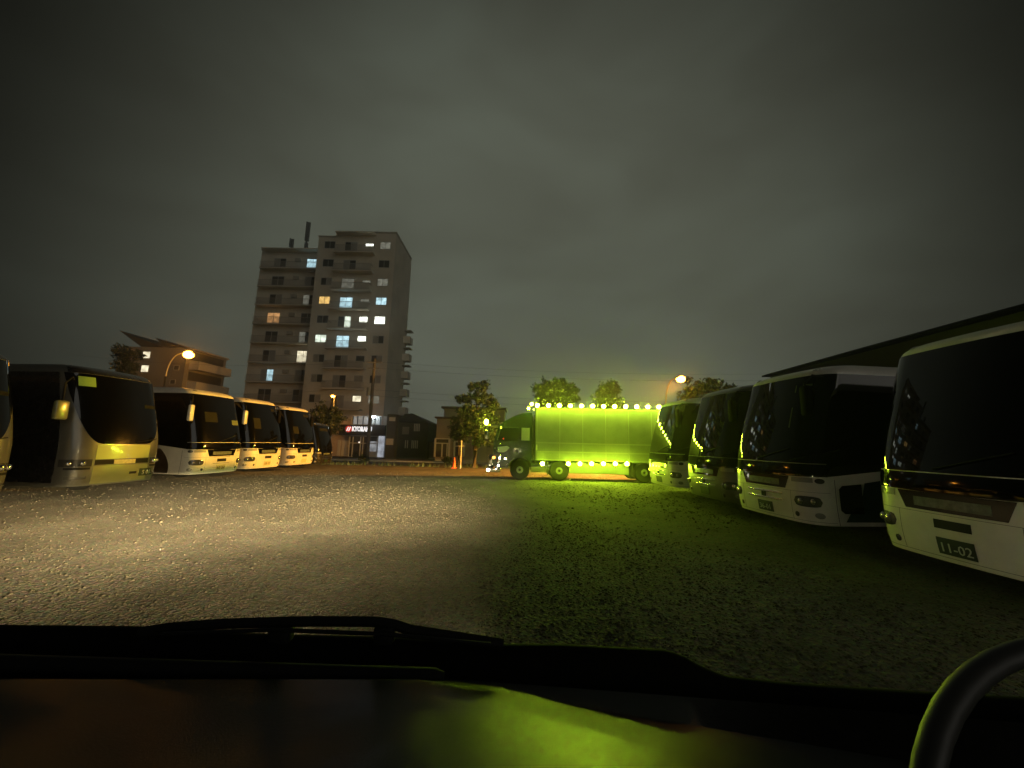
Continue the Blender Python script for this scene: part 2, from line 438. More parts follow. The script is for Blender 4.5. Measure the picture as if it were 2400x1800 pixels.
# ------------------------------------------------------------------ buses
W = 1.245
class Shell:
    """bus skin: point(s, z) with s = distance round the nose from the front centre (+ = vehicle's left)"""
    def __init__(sh, L=11.9, zb=0.36, zt=3.42, r=0.44, bow=0.11, rake=0.55, hr=0.26, tuck=0.06, z0=1.35):
        sh.L, sh.zb, sh.zt, sh.rake, sh.hr, sh.tuck, sh.z0 = L, zb, zt, rake, hr, tuck, z0
        pts = []
        y1 = W - r
        for y in np.linspace(0, y1, 14): pts.append((-bow * (y / W) ** 2, y))
        x1 = pts[-1][0]
        d0 = np.array((-2 * bow * y1 / W ** 2, 1.0)); d0 /= np.linalg.norm(d0)
        p0 = np.array(pts[-1]); p3 = np.array((x1 - r, W)); k = 0.56 * r
        p1 = p0 + d0 * k; p2 = p3 + np.array((k, 0))
        for t in np.linspace(0, 1, 16)[1:]:
            pts.append(tuple((1-t)**3*p0 + 3*(1-t)**2*t*p1 + 3*(1-t)*t*t*p2 + t**3*p3))
        for x in np.linspace(p3[0], -L + .25, 20)[1:]: pts.append((x, W))
        for a_ in np.linspace(0, math.pi / 2, 6)[1:]: pts.append((-L + .25 - .25 * math.sin(a_), W - .25 + .25 * math.cos(a_)))
        pts.append((-L, 0))
        sh.pl = np.array(pts)
        dd = np.linalg.norm(np.diff(sh.pl, axis=0), axis=1)
        sh.sl = np.concatenate([[0], np.cumsum(dd)])
        sh.SL = sh.sl[-1]
    def pt(sh, s, v):
        a = abs(s)
        x = np.interp(a, sh.sl, sh.pl[:, 0]); y = np.interp(a, sh.sl, sh.pl[:, 1])
        fade = 1 - float(smooth01((-x - 1.0) / 2.6))
        z = min(v, sh.zt)
        t = max(0, (z - sh.z0) / (sh.zt - sh.z0))
        f = -sh.rake * t ** 1.25 - sh.tuck * max(0, (0.85 - z) / 0.5) ** 2
        hw = 1 - 0.05 * max(0, (z - 1.5) / 2) ** 1.5 - 0.02 * max(0, (0.8 - z) / 0.5) ** 2
        if v > sh.zt:
            an = min((v - sh.zt) / sh.hr, 1) * math.pi / 2
            z = sh.zt + sh.hr * math.sin(an)
            hw -= 0.30 / W * (1 - math.cos(an))
            f -= 0.75 * (1 - math.cos(an)) * (1.0)
            if fade < .01: x = min(max(x, -sh.L + .3 * (1 - math.cos(an))), x)
        return Vector((x + f * fade, math.copysign(y, s) * hw if s else 0.0, z))
    def nrm(sh, s, v):
        e = 0.012
        a = sh.pt(s + e, v) - sh.pt(s - e, v); b = sh.pt(s, v + e) - sh.pt(s, v - e)
        n_ = a.cross(b)
        if n_.length < 1e-9: return Vector((0, 0, 1))
        n_.normalize()
        p = sh.pt(s, v); c = Vector((max(min(p.x - .9, -.9), -sh.L + .9), 0, p.z))
        if n_.dot(p - c) < 0: n_ = -n_
        return n_
    def body(sh, m, parent, name='body', paint=None):
        S1 = list(np.linspace(0, 1.7, 34)) + list(np.linspace(1.9, 4.5, 12)) + list(np.linspace(5, sh.SL - 1.6, 8)) + list(np.linspace(sh.SL - 1.5, sh.SL, 12))
        S = [-q for q in S1[1:-1]][::-1] + S1           # closed ring, the seam at the back
        ZZ = [sh.zb, sh.zb + .05] + list(np.linspace(sh.zb + .15, 1.2, 8)) + list(np.linspace(1.35, sh.zt, 14)) + [sh.zt + sh.hr * q for q in (.12, .25, .4, .55, .7, .85, 1.0)]
        vs_, fs = [], []
        k = len(S)
        for z in ZZ:
            for s in S: vs_.append(sh.pt(s, z))
        for i in range(len(ZZ) - 1):
            for j in range(k):
                fs.append((i*k+j, i*k+(j+1)%k, (i+1)*k+(j+1)%k, (i+1)*k+j))
        top = (len(ZZ) - 1) * k
        c0 = len(vs_)
        for j in range(k):
            p = vs_[top + j]; vs_.append(Vector((p.x * .93 - .45, p.y * .6, p.z + .03)))
        for j in range(k): fs.append((top+j, top+(j+1)%k, c0+(j+1)%k, c0+j))
        fs.append(tuple(c0 + j for j in range(k)))
        fs.append(tuple(range(k))[::-1])
        o = link(name, vs_, fs, m, parent)
        o.data.polygons.foreach_set('use_smooth', [True] * len(o.data.polygons))
        o.data.set_sharp_from_angle(angle=R_(50))
        return o
    def patch(sh, name, m, parent, s0, s1, zlo, zhi, d=0.006, ns=None, nz=None, bulge=0.0):
        zl = zlo if callable(zlo) else (lambda q: zlo)
        zh = zhi if callable(zhi) else (lambda q: zhi)
        ns = ns or max(3, int(abs(s1 - s0) / 0.07)); ns = min(ns, 60)
        if abs(s1 - s0) > 3: ns = 46
        U = (lambda q: q ** 2.4) if abs(s1 - s0) > 3 else (lambda q: q)
        nzz = nz or 8
        vs_, fs = [], []
        for i in range(ns + 1):
            s = s0 + (s1 - s0) * U(i / ns)
            a, b = zl(s), zh(s)
            for j in range(nzz + 1):
                z = a + (b - a) * j / nzz
                n_ = sh.nrm(s, z)
                q = d + bulge * (1 - (2*i/ns - 1)**2) * (1 - (2*j/nzz - 1)**2)
                vs_.append(sh.pt(s, z) + n_ * q)
        k = nzz + 1
        for i in range(ns):
            for j in range(nzz): fs.append((i*k+j, (i+1)*k+j, (i+1)*k+j+1, i*k+j+1))
        nf = len(fs)
        rim = [i*k for i in range(ns+1)] + [ns*k+j for j in range(1, k)] + [i*k+nzz for i in range(ns-1, -1, -1)] + [j for j in range(nzz-1, 0, -1)]
        def sz(i):
            ii, jj = divmod(i, k); s = s0 + (s1 - s0) * U(ii / ns)
            return s, zl(s) + (zh(s) - zl(s)) * jj / nzz
        b0 = len(vs_)
        for i in rim:
            s, z = sz(i); vs_.append(sh.pt(s, z) - sh.nrm(s, z) * 0.012)
        for q in range(len(rim)):
            q2 = (q + 1) % len(rim)
            fs.append((rim[q], rim[q2], b0 + q2, b0 + q))
        o = link(name, vs_, fs, m, parent)
        bm = bmesh.new(); bm.from_mesh(o.data)
        bmesh.ops.remove_doubles(bm, verts=bm.verts[:], dist=1e-5)
        bmesh.ops.recalc_face_normals(bm, faces=bm.faces[:])
        # outward test on the middle of the patch
        bm.faces.ensure_lookup_table()
        s, z = (s0 + s1) / 2, (zl((s0 + s1) / 2) + zh((s0 + s1) / 2)) / 2
        nn = sh.nrm(s, z); pp = sh.pt(s, z)
        fc = min(bm.faces, key=lambda f: (f.calc_center_median() - pp).length)
        if fc.normal.dot(nn) < 0: bmesh.ops.reverse_faces(bm, faces=bm.faces[:])
        bm.to_mesh(o.data); bm.free()
        o.data.polygons.foreach_set('use_smooth', [True] * len(o.data.polygons))
        o.data.set_sharp_from_angle(angle=R_(35))
        return o
    def oval(sh, name, m, parent, sc, zc, rs, rz, d=0.008, bulge=0.0, e=2.0):
        h = lambda s: rz * max(0, 1 - min(1, abs((s - sc) / rs)) ** e) ** (1 / e) + 1e-3
        return sh.patch(name, m, parent, sc - rs, sc + rs, lambda s: zc - h(s), lambda s: zc + h(s), d, ns=14, nz=6, bulge=bulge)
    def lettering(sh, name, txt, m, parent, sc, zc, size, d=0.016, bold=0.0):
        v, f = text_mesh(txt, size, 0.003, bold)
        n_ = sh.nrm(sc, zc)
        # when looking at the nose, the vehicle's left (+s) is on the viewer's right
        vs_ = []
        for (x, y, z) in v:
            s = sc + x
            vs_.append(sh.pt(s, zc + z) + sh.nrm(s, zc + z) * (d - y))
        return link(name, vs_, f, m, parent)

def wheel(parent, x, y, side, r=0.5, wd=0.28):
    o = MB().lathe([(r*.62, -wd/2), (r*.93, -wd/2), (r, -wd/2+.05), (r, wd/2-.05), (r*.93, wd/2), (r*.62, wd/2)], (x, y, r), 'y', 28).build('wheel', TYRE, parent, True)
    MB().lathe([(r*.62, wd/2-.01), (r*.58, wd/2-.06), (r*.40, wd/2-.07), (r*.34, wd/2+.01), (r*.16, wd/2+.03), (r*.14, wd/2-.005), (0.0, wd/2-.005)] if side > 0 else
               [(r*.62, -wd/2+.01), (r*.58, -wd/2+.06), (r*.40, -wd/2+.07), (r*.34, -wd/2-.01), (r*.16, -wd/2-.03), (r*.14, -wd/2+.005), (0.0, -wd/2+.005)],
               (x, y, r), 'y', 24).build('rim', RIM, o, True)
    return o

def mirror(parent, sh, side, z_top, drop, m, w_=0.26, h_=0.5, fwd=0.35, outw=0.28):
    a = sh.pt(side * 1.15, z_top)
    p1 = a + Vector((fwd * .6, side * outw * .5, .05)); p2 = a + Vector((fwd, side * outw, -.12)); p3 = Vector((p2.x, p2.y, z_top - drop + h_ * .5))
    arm = MB().tube([a - Vector((.05, 0, 0)), p1, p2, p3], 0.022, 8).build('mirror_arm', MATTE, parent, True)
    c = Vector((p3.x, p3.y, z_top - drop))
    MB().bbox((c.x - .07, c.y - w_/2, c.z - h_/2), (c.x + .07, c.y + w_/2, c.z + h_/2), 0.055).build('mirror_housing', m, arm, True)

def wheels_for(root, L):
    for x in (-2.75, -L + 3.3):
        for sd in (-1, 1): wheel(root, x, sd * (W - .15), sd)
    ax = MB()
    for x in (-2.75, -L + 3.3): ax.tube([(x, -1.0, .5), (x, 1.0, .5)], .08, 8)
    ax.box((-L + .4, -.5, .40), (-.6, .5, .55))
    ax.build('chassis', MATTE, root)

def coach_a(name, label, loc, rz, paint=WHITE, plate='', plate_m=PLATE, text_m=PTEXT, grille='bars', livery=None,
            group=None, plate_s=0.0, card=None, mirror_m=None, sign_m=SIGNG, side_dark=True, scale=1.0, plate_size=0.15):
    root = empty(name, label, 'bus', loc, rz, group)
    if scale != 1: root.scale = (scale,) * 3
    sh = Shell()
    sh.body(paint, root)
    zt = sh.zt
    sh.patch('windshield', GLASS, root, -1.41, 1.41, 1.56, zt + .005, 0.012, ns=44, nz=18)
    pn = sh.patch('black_panel', GLASS2, root, -1.41, 1.41, lambda s: 1.27 + .02 * abs(s), 1.545, 0.007, ns=40, nz=4)
    dip = lambda s: 1.02 + max(0, (abs(s) - .60) / .10) * .245 if abs(s) > .6 else 1.02
    dp = sh.patch('sign_recess', GLASS2, root, -.70, .70, lambda s: min(dip(s), 1.262), 1.275, 0.0065, ns=28, nz=5)
    sh.patch('sign_panel', sign_m, dp, -.46, .46, 1.07, 1.20, 0.011)
    for sd in (-1, 1):
        a, b = (.76, 1.16) if sd > 0 else (-1.16, -.76)
        sh.patch('upper_lamp', GREYP, root, a, b, 1.175, 1.272, 0.0055)
        sh.oval('turn_signal', LENS, root, sd * 1.27, 1.215, .085, .05, .006, .012)
        hl = sh.oval('headlight', LENS, root, sd * 1.04, .80, .25, .105, .007, .02, 3.2)
        for q, zq in ((.92, .80), (1.13, .805)):
            p = sh.pt(sd * q, zq); n_ = sh.nrm(sd * q, zq)
            MB().sphere(p + n_ * .012, .062, (.55, 1, 1), 2).build('reflector', CHROME, hl, True)
        sh.oval('fog_lamp', LENS, root, sd * .82, .53, .045, .05, .006, .01)
        sh.oval('fog_lamp', GREYP, root, sd * 1.22, .54, .085, .055, .006, .012)
        sh.patch('bumper_seam', MATTE, root, sd * 1.545, sd * 1.553, .37, 1.25, 0.0025, ns=1)
        belt = lambda s: 1.305 + min(max(abs(s) - 1.4, 0) * .11, .22)
        sh.patch('side_window', GLASS2, root, sd * 1.385, sd * (sh.SL - 1.45), belt, zt + .003, 0.009, nz=10)
        sh.oval('roof_marker', GREYP, root, sd * .95, zt + .10, .075, .022, .006, .01)
        m_ = mirror_m or BLACKP
        if mirror_m: mirror(root, sh, sd, 3.28, .62, m_, .20, .62)
        elif sd > 0: mirror(root, sh, sd, 3.36, .50, mat('mirror_black', (.004, .004, .004), .8, spec=.05), .22, .66, fwd=.34, outw=-.12)
    sm = MATS.get('seam') or mat('seam', (.06, .058, .05), .8)
    sh.patch('hatch_seam', sm, root, -1.44, 1.44, .985, .990, .002, ns=40, nz=1)
    sh.patch('bumper_line', sm, root, -1.5, 1.5, .415, .420, .002, ns=40, nz=1)
    for sd in (-1, 1):
        sh.patch('hatch_seam', sm, root, sd * .715, sd * .720, .42, .985, .002, ns=1)
        for q in (2.9, 4.4, 5.9): sh.patch('panel_seam', sm, root, sd * q, sd * (q + .006), .40, 1.25, .008, ns=1)
    wp = MB()
    for sd in (-.15, .75):
        pts = [sh.pt(sd + q * .85, 1.60 + q * .25) + sh.nrm(sd + q * .85, 1.6 + q * .25) * .03 for q in np.linspace(0, 1, 7)]
        wp.tube(pts, .012, 6)
    wp.build('windshield_wiper', MATTE, root)
    if grille == 'bars':
        for z in (.90, .76):
            sh.patch('grille_bar', CHROME, root, -.52, .52, z - .022, z + .022, .012, nz=3, bulge=.012)
        sh.patch('emblem', MATTE, root, -.06, .06, .785, .875, .02)
    else:
        sh.patch('grille_slot', MATTE, root, -.22, .22, .80, .92, .006)
        for z in ((.985, .74) if grille == 'lines' else ()):
            sh.patch('grille_bar', GREYP, root, -.40, .40, z - .012, z + .012, .008, nz=2)
    pl = sh.patch('number_plate', plate_m, root, plate_s - .22, plate_s + .22, .46, .68, .010, ns=6)
    if plate: sh.lettering('lettering', plate, text_m, pl, plate_s, .55, plate_size, d=.014)
    if livery == 'teal':
        for sd in (-1, 1):
            sh.patch('door_window', GLASS2, root, sd * 1.63, sd * 2.12, lambda s: .60 + max(0, .05 - (abs(s) - 1.63)) * 1.2, lambda s: 1.13 + (abs(s) - 1.63) * .09 - max(0, .05 - (abs(s) - 1.63)) * 1.2, .008)
            sh.patch('livery_stripe', TEAL, root, sd * 1.70, sd * 8.0, .44, lambda s: .445 + min(max(0, abs(s) - 1.70) * 1.3, .16) if abs(s) < 2.10 else min(.605 + (abs(s) - 2.10) * 12, 1.18 + min((abs(s) - 2.1) * .15, .2)), .005, nz=5)
    elif livery == 'brown':
        for sd in (-1, 1):
            sh.patch('livery_stripe', BROWN, root, sd * 2.0, sd * 9.0, .40, lambda s: .42 + .88 * min(1, max(0, (abs(s) - 2.0) / .45)) ** .45, .005, nz=6)
    if card:
        for (s0, s1, z0, z1, cm) in card:
            sh.patch('window_card', cm, root, s0, s1, z0, z1, .0165)
    wheels_for(root, sh.L)
    return root

def coach_b(name, label, loc, rz, plate, group):
    """older high coach: swept silver pillars, low curved windscreen"""
    root = empty(name, label, 'bus', loc, rz, group)
    sh = Shell(zb=.42, zt=3.42, r=.46, bow=.16, rake=.48, hr=.30, z0=1.5)
    sh.body(SILVER, root)
    zt = sh.zt
    def lo(s):
        a = abs(s)
        return 1.52 + .02 * (a / .8) ** 2 + (0 if a < .55 else min(1.86, 1.90 * ((a - .55) / .83) ** 2.6))
    sh.patch('windshield', GLASS, root, -1.38, 1.38, lo, zt + .02, .008, ns=50, nz=18)
    sh.patch('roof_panel', BLACKP, root, -1.3, 1.3, zt + .03, zt + .26, .006, ns=30, nz=6)
    nose = sh.patch('nose_panel', mat('green_lit_nose', (0.38, 0.44, 0.15), .25, coat=.5), root, -.72, .72, 1.12, 1.50, .006, ns=24, nz=6)  # green of the truck lamps painted into the nose colour
    sh.patch('bumper_panel', mat('green_lit_bumper', (.20, .215, .10), .3, coat=.4), root, -.74, .74, .46, .93, .004, ns=24, nz=6)  # bumper colour carries the same painted lamp light
    gr = sh.patch('grille', MATTE, root, -.72, .72, .965, 1.10, .005, ns=24)
    sh.patch('name_badge', mat('badge_plate', (0.42, 0.38, 0.20), .4, var=.25, vscale=16), gr, -.28, .30, .972, 1.09, .014)
    for sd in (-1, 1):
        hl = sh.patch('headlight', LENS, root, sd * .78, sd * 1.42, .93, 1.12, .007, ns=14)
        for q, zq in ((.95, 1.02), (1.2, 1.02)):
            p = sh.pt(sd * q, zq); n_ = sh.nrm(sd * q, zq)
            MB().sphere(p + n_ * .012, .07, (.5, 1, 1), 2).build('reflector', CHROME, hl, True)
        sh.patch('lamp_recess', MATTE, root, sd * .80, sd * 1.30, .85, .905, .006)
        sh.patch('fog_lamp', LENS, root, sd * .85, sd * 1.25, .60, .67, .007)
        sh.patch('side_panel', BLACKP, root, sd * 1.50, sd * (sh.SL - 1.5), .52, zt + .02, .007, nz=10)
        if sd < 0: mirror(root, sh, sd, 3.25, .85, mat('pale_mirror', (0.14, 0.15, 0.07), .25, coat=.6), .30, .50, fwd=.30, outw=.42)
    sh.patch('air_slot', MATTE, root, .18, .40, .66, .73, .006)
    pl = sh.patch('number_plate', PLATE, root, .48, .90, .58, .80, .012, ns=6)
    if plate: sh.lettering('lettering', plate, PTEXT, pl, .72, .675, .17, d=.016)
    sh.patch('window_card', mat('green_lit_card', (.22, .40, .08), .6), root, -1.10, -.74, 3.10, 3.37, .0125)  # white card with the green lamp light put into its colour
    sh.patch('window_card', CARDD, root, .58, 1.02, 2.62, 2.72, .0125)
    wp = MB()
    for sd in (-.3, .55):
        pts = [sh.pt(sd + q * .7 - .3, 1.58 + q * .10) + sh.nrm(sd + q * .7 - .3, 1.58 + q * .1) * .03 for q in np.linspace(0, 1, 7)]
        wp.tube(pts, .012, 6)
    wp.build('windshield_wiper', MATTE, root)
    wheels_for(root, sh.L)
    return root

GL, GRR = 'buses parked along the left of the lot', 'buses parked along the right of the lot'
# right row: noses face the camera's left (-X)
def right_bus(x_far, y_far, yaw, **k):
    """far front corner at (x_far, y_far)"""
    rz = math.pi + R_(yaw)
    fwd = Vector((math.cos(rz), math.sin(rz), 0)); left = Vector((-math.sin(rz), math.cos(rz), 0))
    # vehicle's right side is the far one (+Y) for this row
    c = Vector((x_far, y_far, 0)) + left * W
    return coach_a(loc=(c.x, c.y, gz(c.x, c.y)), rz=rz, group=GRR, **k)
right_bus(5.90, 6.76, 2, name='bus', label='nearest white coach on the right, number plate 11-02, single black slot above it',
          plate='11-02', grille='slot', plate_size=.17)
right_bus(5.56, 10.35, 6, name='bus', label='white coach with chrome grille bars and dark teal side livery, plate 36-01',
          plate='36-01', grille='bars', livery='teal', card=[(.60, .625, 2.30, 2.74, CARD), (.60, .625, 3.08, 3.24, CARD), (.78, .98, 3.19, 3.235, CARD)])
right_bus(5.52, 13.1, 6, name='bus', label='silver coach between the teal liveried white coach and the one beside the truck',
          paint=SILVER, grille='bars')
right_bus(5.45, 16.6, 6, name='bus', label='white coach standing nearest to the lit truck in the right row', grille='bars')

def left_bus(fn, x, y_near, yaw, width=2 * W, **k):
    rz = R_(yaw)
    left = Vector((-math.sin(rz), math.cos(rz), 0))
    c = Vector((x, y_near, 0)) + left * W
    return fn(loc=(c.x, c.y, gz(c.x, c.y)), rz=rz, group=GL, **k)
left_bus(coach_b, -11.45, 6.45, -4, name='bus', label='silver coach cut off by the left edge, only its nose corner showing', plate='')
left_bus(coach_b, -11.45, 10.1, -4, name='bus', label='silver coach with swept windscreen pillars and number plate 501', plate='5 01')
left_bus(coach_a, -11.95, 14.55, -4, name='bus', label='white coach with brown side livery beside the silver 501 coach', plate='10 37', plate_m=PLATEW, text_m=DTEXT,
         grille='lines', livery='brown', mirror_m=WHITE, plate_size=.17,
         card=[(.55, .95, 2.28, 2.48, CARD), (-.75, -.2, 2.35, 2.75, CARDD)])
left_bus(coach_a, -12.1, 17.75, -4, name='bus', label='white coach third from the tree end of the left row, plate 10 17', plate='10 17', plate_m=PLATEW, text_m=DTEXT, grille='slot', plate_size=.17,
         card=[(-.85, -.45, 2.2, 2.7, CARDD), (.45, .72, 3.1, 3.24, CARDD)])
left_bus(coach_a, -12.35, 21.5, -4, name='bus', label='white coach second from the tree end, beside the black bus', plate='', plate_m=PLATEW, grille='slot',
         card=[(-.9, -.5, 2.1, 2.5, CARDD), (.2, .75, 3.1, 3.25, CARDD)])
left_bus(coach_a, -12.9, 25.3, -4, name='bus', label='small black bus in front of the round tree, last of the row', paint=BLACKP, plate='', grille='bars', scale=.82,
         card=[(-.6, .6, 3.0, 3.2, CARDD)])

# ------------------------------------------------------------------ decorated truck
LAMPC = (0.66, 1.0, 0.03)
GLAMP = mat('green_lamp', (0.3, 0.5, 0.05), 0.3, emit=LAMPC, estr=400)
GLAMPT = mat('green_lamp_dim', (0.3, 0.5, 0.05), 0.3, emit=LAMPC, estr=150)
AMBER = mat('amber_lamp', (0.5, 0.2, 0.05), 0.3, emit=(1.0, 0.30, 0.04), estr=9)
WHITE_GLOW = mat('white_glow', (0.6, 0.6, 0.5), 0.3, emit=(1.0, 0.95, 0.75), estr=14)  # emission that paints headlamp glints on the truck's chrome
ALU = mat('box_aluminium', (0.15, 0.155, 0.14), 0.42, metal=0.25, var=0.28, vscale=0.7, rvar=0.15)
CABP = mat('cab_paint', (0.006, 0.018, 0.015), 0.2, coat=0.3)
TY = 19.9
truck = empty('truck', 'decorated box truck edged with glowing yellow green lamps, facing left', 'truck', (0, 0, gz(0, 21)))
tz = -gz(0, 21)
def T(px, py, dy=0.0):
    p = P(px, py, TY + dy); return Vector((p.x, p.y, p.z + tz))
x0b, x1b = 1.02, 10.6
yb0, yb1 = TY, TY + 2.48
box = MB()
box.bbox((x0b, yb0, 1.00), (x1b, yb1, 3.70), .03)
bx = box.build('cargo_box', ALU, truck)
rails = MB()
for z in (1.02, 1.42, 1.86, 3.60): rails.box((x0b + .02, yb0 - .022, z), (x1b - .02, yb0 - .002, z + .055))
for k in range(9): rails.box((x0b + .06 + k * 1.17, yb0 - .016, 1.10), (x0b + .085 + k * 1.17, yb0 - .003, 3.58))
rails.build('box_rail', mat('rail_metal', (.24, .245, .225), .4, metal=.25), bx)
dr = MB().box((x0b + .03, yb0 - .016, 1.5), (x0b + .10, yb0 - .004, 1.78)).build('box_latch', WHITE, bx)
# chassis, guards, tank
ch = MB().box((-.6, TY + .55, .62), (10.4, TY + 1.0, .92)).box((-.6, TY + 1.5, .62), (10.4, TY + 1.95, .92))
for k in range(7): ch.box((1.4 + k * 1.4, TY + .02, .90), (1.5 + k * 1.4, TY + 2.4, .998))
ch.build('chassis', MATTE, truck)
MB().bbox((2.75, TY + .05, .38), (5.75, TY + .40, .93), .03).build('side_guard', ALU, truck)
gd = MB()
for z in (.45, .62): gd.box((5.8, TY + .06, z), (6.05, TY + .12, z + .09))
MB().lathe([(0, -.55), (.25, -.55), (.29, -.5), (.29, .5), (.25, .55), (0, .55)], (1.35, TY + .42, .66), 'x', 20).build('fuel_tank', CHROME, truck, True)
for x in (.25, 2.25, 6.55, 7.85):
    wheel(truck, x, TY + .25, -1, .5, .30); wheel(truck, x, TY + 2.23, 1, .5, .30)
for x in (2.25, 6.55, 7.85):
    MB().box((x - .60, TY + .03, .28), (x - .57, TY + .5, .95)).build('mud_flap', MATTE, truck)
# cab: side profile extruded with wheel arch
prof = [(-1.02, .62), (-1.10, .80), (-1.12, 1.6), (-1.06, 2.0), (-.86, 2.72), (-.72, 2.82), (-.55, 2.95), (.0, 3.25), (.35, 3.36), (.84, 3.40), (.84, .95)]
arch = [(.25 + .62 * math.cos(a_), .52 + .62 * math.sin(a_)) for a_ in np.linspace(R_(36), R_(172), 12)]
prof = prof + [(.80, .90)] + arch + [(-.40, .60)]
cv = [(x, TY + .02, z) for x, z in prof] + [(x, TY + 2.46, z) for x, z in prof]
npf = len(prof)
cf = [tuple(range(npf)), tuple(range(npf, 2 * npf))[::-1]] + [(i, i + npf, (i + 1) % npf + npf, (i + 1) % npf) for i in range(npf)]
cm = MB(); cm.add(cv, cf); cab = cm.build('cab', CABP, truck)
def plate_xz(pts, y0, y1):
    k = len(pts)
    return [(x, y0, z) for x, z in pts] + [(x, y1, z) for x, z in pts], [tuple(range(k)), tuple(range(k, 2*k))[::-1]] + [(i, (i+1) % k, (i+1) % k + k, i + k) for i in range(k)]
door = MB().add(*plate_xz([(-.98, 1.20), (-.99, 1.95), (-.80, 2.68), (.20, 2.68), (.20, 1.30), (-.30, 1.22)], TY + .005, TY + .03)).build('door', CABP, cab)
MB().add(*plate_xz([(-.90, 1.98), (-.73, 2.60), (.12, 2.60), (.12, 1.96), (-.6, 1.90)], TY - .004, TY + .004)).build('door_window', GLASS, door)
fw = MB()
fw.tube([(-.93, TY - .008, 1.96), (-.75, TY - .008, 2.63), (.15, TY - .008, 2.63)], .018, 6).build('window_visor', CHROME, door)
MB().bbox((-.05, TY - .03, 1.52), (.16, TY + .004, 1.57), .01).build('handle', CHROME, door)
MB().add(*plate_xz([(-.86, 1.36), (-.90, 1.62), (-.42, 1.68), (-.30, 1.60), (-.45, 1.42), (-.6, 1.36)], TY - .005, TY + .004)).build('quarter_window', mat('pale_reflector', (.6, .62, .58), .3), door)
MB().add(*plate_xz([(.30, 1.98), (.30, 2.62), (.72, 2.62), (.72, 1.98)], TY - .002, TY + .018)).build('sleeper_window', GREYP, cab)
# glass front
MB().add([(-1.075, TY + .15, 2.0), (-1.075, TY + 2.33, 2.0), (-.885, TY + 2.33, 2.68), (-.885, TY + .15, 2.68),
          (-1.055, TY + .15, 2.0), (-1.055, TY + 2.33, 2.0), (-.865, TY + 2.33, 2.68), (-.865, TY + .15, 2.68)],
         [(0,1,2,3), (7,6,5,4), (0,4,5,1), (1,5,6,2), (2,6,7,3), (3,7,4,0)]).build('windshield', GLASS, cab)
# chrome bumper, sun visor, mirror stays and ornaments
MB().bbox((-1.42, TY + .0, .36), (-.72, TY + 2.5, .62), .05).bbox((-1.34, TY + .03, .66), (-1.10, TY + 2.47, 1.22), .06).build('front_bumper', CHROME, truck, True)
MB().bbox((-1.34, TY + .1, 2.66), (-.80, TY + 2.4, 2.76), .03).build('sun_visor', CHROME, cab, True)
orn = MB()
for (px, py, r) in ((1172, 1068, .07), (1171, 1078, .07), (1184, 1074, .08), (1168, 1083, .06), (1190, 1088, .06), (1168, 1092, .07), (1166, 1056, .05), (1160, 1050, .04), (1172, 1040, .04), (1188, 1078, .05), (1158, 1100, .04)):
    p = T(px, py); orn.sphere((p.x, TY - .02, p.z), r, (1, .6, 1), 2)
orn.build('chrome_ornament', CHROME, truck, True)
for (px, py, r, m_, nm) in ((1158, 1072, .065, AMBER, 'marker_lamp'), (1144, 1101, .08, WHITE_GLOW, 'headlight'), (1171, 1073, .045, WHITE_GLOW, 'headlight'), (1184, 1075, .04, WHITE_GLOW, 'headlight'), (1168, 1091, .05, WHITE_GLOW, 'headlight')):  # small white spheres are no headlights: glints on the chrome made to glow
    p = T(px, py); MB().sphere((p.x, TY - .08, p.z), r, (1, 1, 1), 2).build(nm, m_, truck, True)
ms = MB()
pm = T(1140, 992)
ms.tube([(-1.0, TY + .1, 2.70), (pm.x, TY - .05, pm.z - .1), (pm.x - .02, TY - .1, 1.9), (-1.08, TY + .1, 1.75)], .022, 8)
mst = ms.build('mirror_arm', CHROME, truck, True)
MB().bbox((pm.x - .05, TY - .22, 2.0), (pm.x + .12, TY + .05, 2.45), .04).build('mirror_housing', CHROME, mst, True)
MB().sphere((pm.x, TY - .08, pm.z + .06), .11, (1, 1, 1.3), 2).build('marker_lamp', GLAMPT, truck, True)
p = T(1180, 1028); MB().sphere((p.x, TY - .02, p.z), .035, (1, .5, 1)).build('cab_lamp', mat('red_lamp', (.5, .02, .02), .3, emit=(1, .03, .03), estr=3), truck, True)
bk = MB().box((.90, TY + .1, 1.0), (1.0, TY + 2.4, 3.3)).build('box_bulkhead', MATTE, truck)
MB().tube([(.92, TY + .06, 1.0), (.92, TY + .06, 3.75)], .03, 8).build('exhaust_stack', CHROME, truck, True)
# lamp strings along top and bottom edges
def lamp(px, py, r=.09, m_=GLAMP):
    p = T(px, py); y = TY - .20
    o = MB().sphere((p.x, y, p.z), r, (1, .8, 1), 2).build('marker_lamp', m_, truck, True)
    MB().lathe([(r * 1.05, 0), (r * 1.05, .05), (r * .6, .07)], (p.x, y + .03, p.z), 'y', 14).build('lamp_base', CHROME, o, True)
for i in range(12): lamp(1259 + 25.65 * i, 951 + i * .35)
lamp(1246, 948, .075, GLAMPT); lamp(1238.5, 958, .06, GLAMPT)
for i in range(4): lamp(1259 + 25.65 * (12 + i), 955.5 + i * .35)
for px in (1271, 1331, 1358, 1385, 1412.5, 1440, 1467): lamp(px, 1086.5)

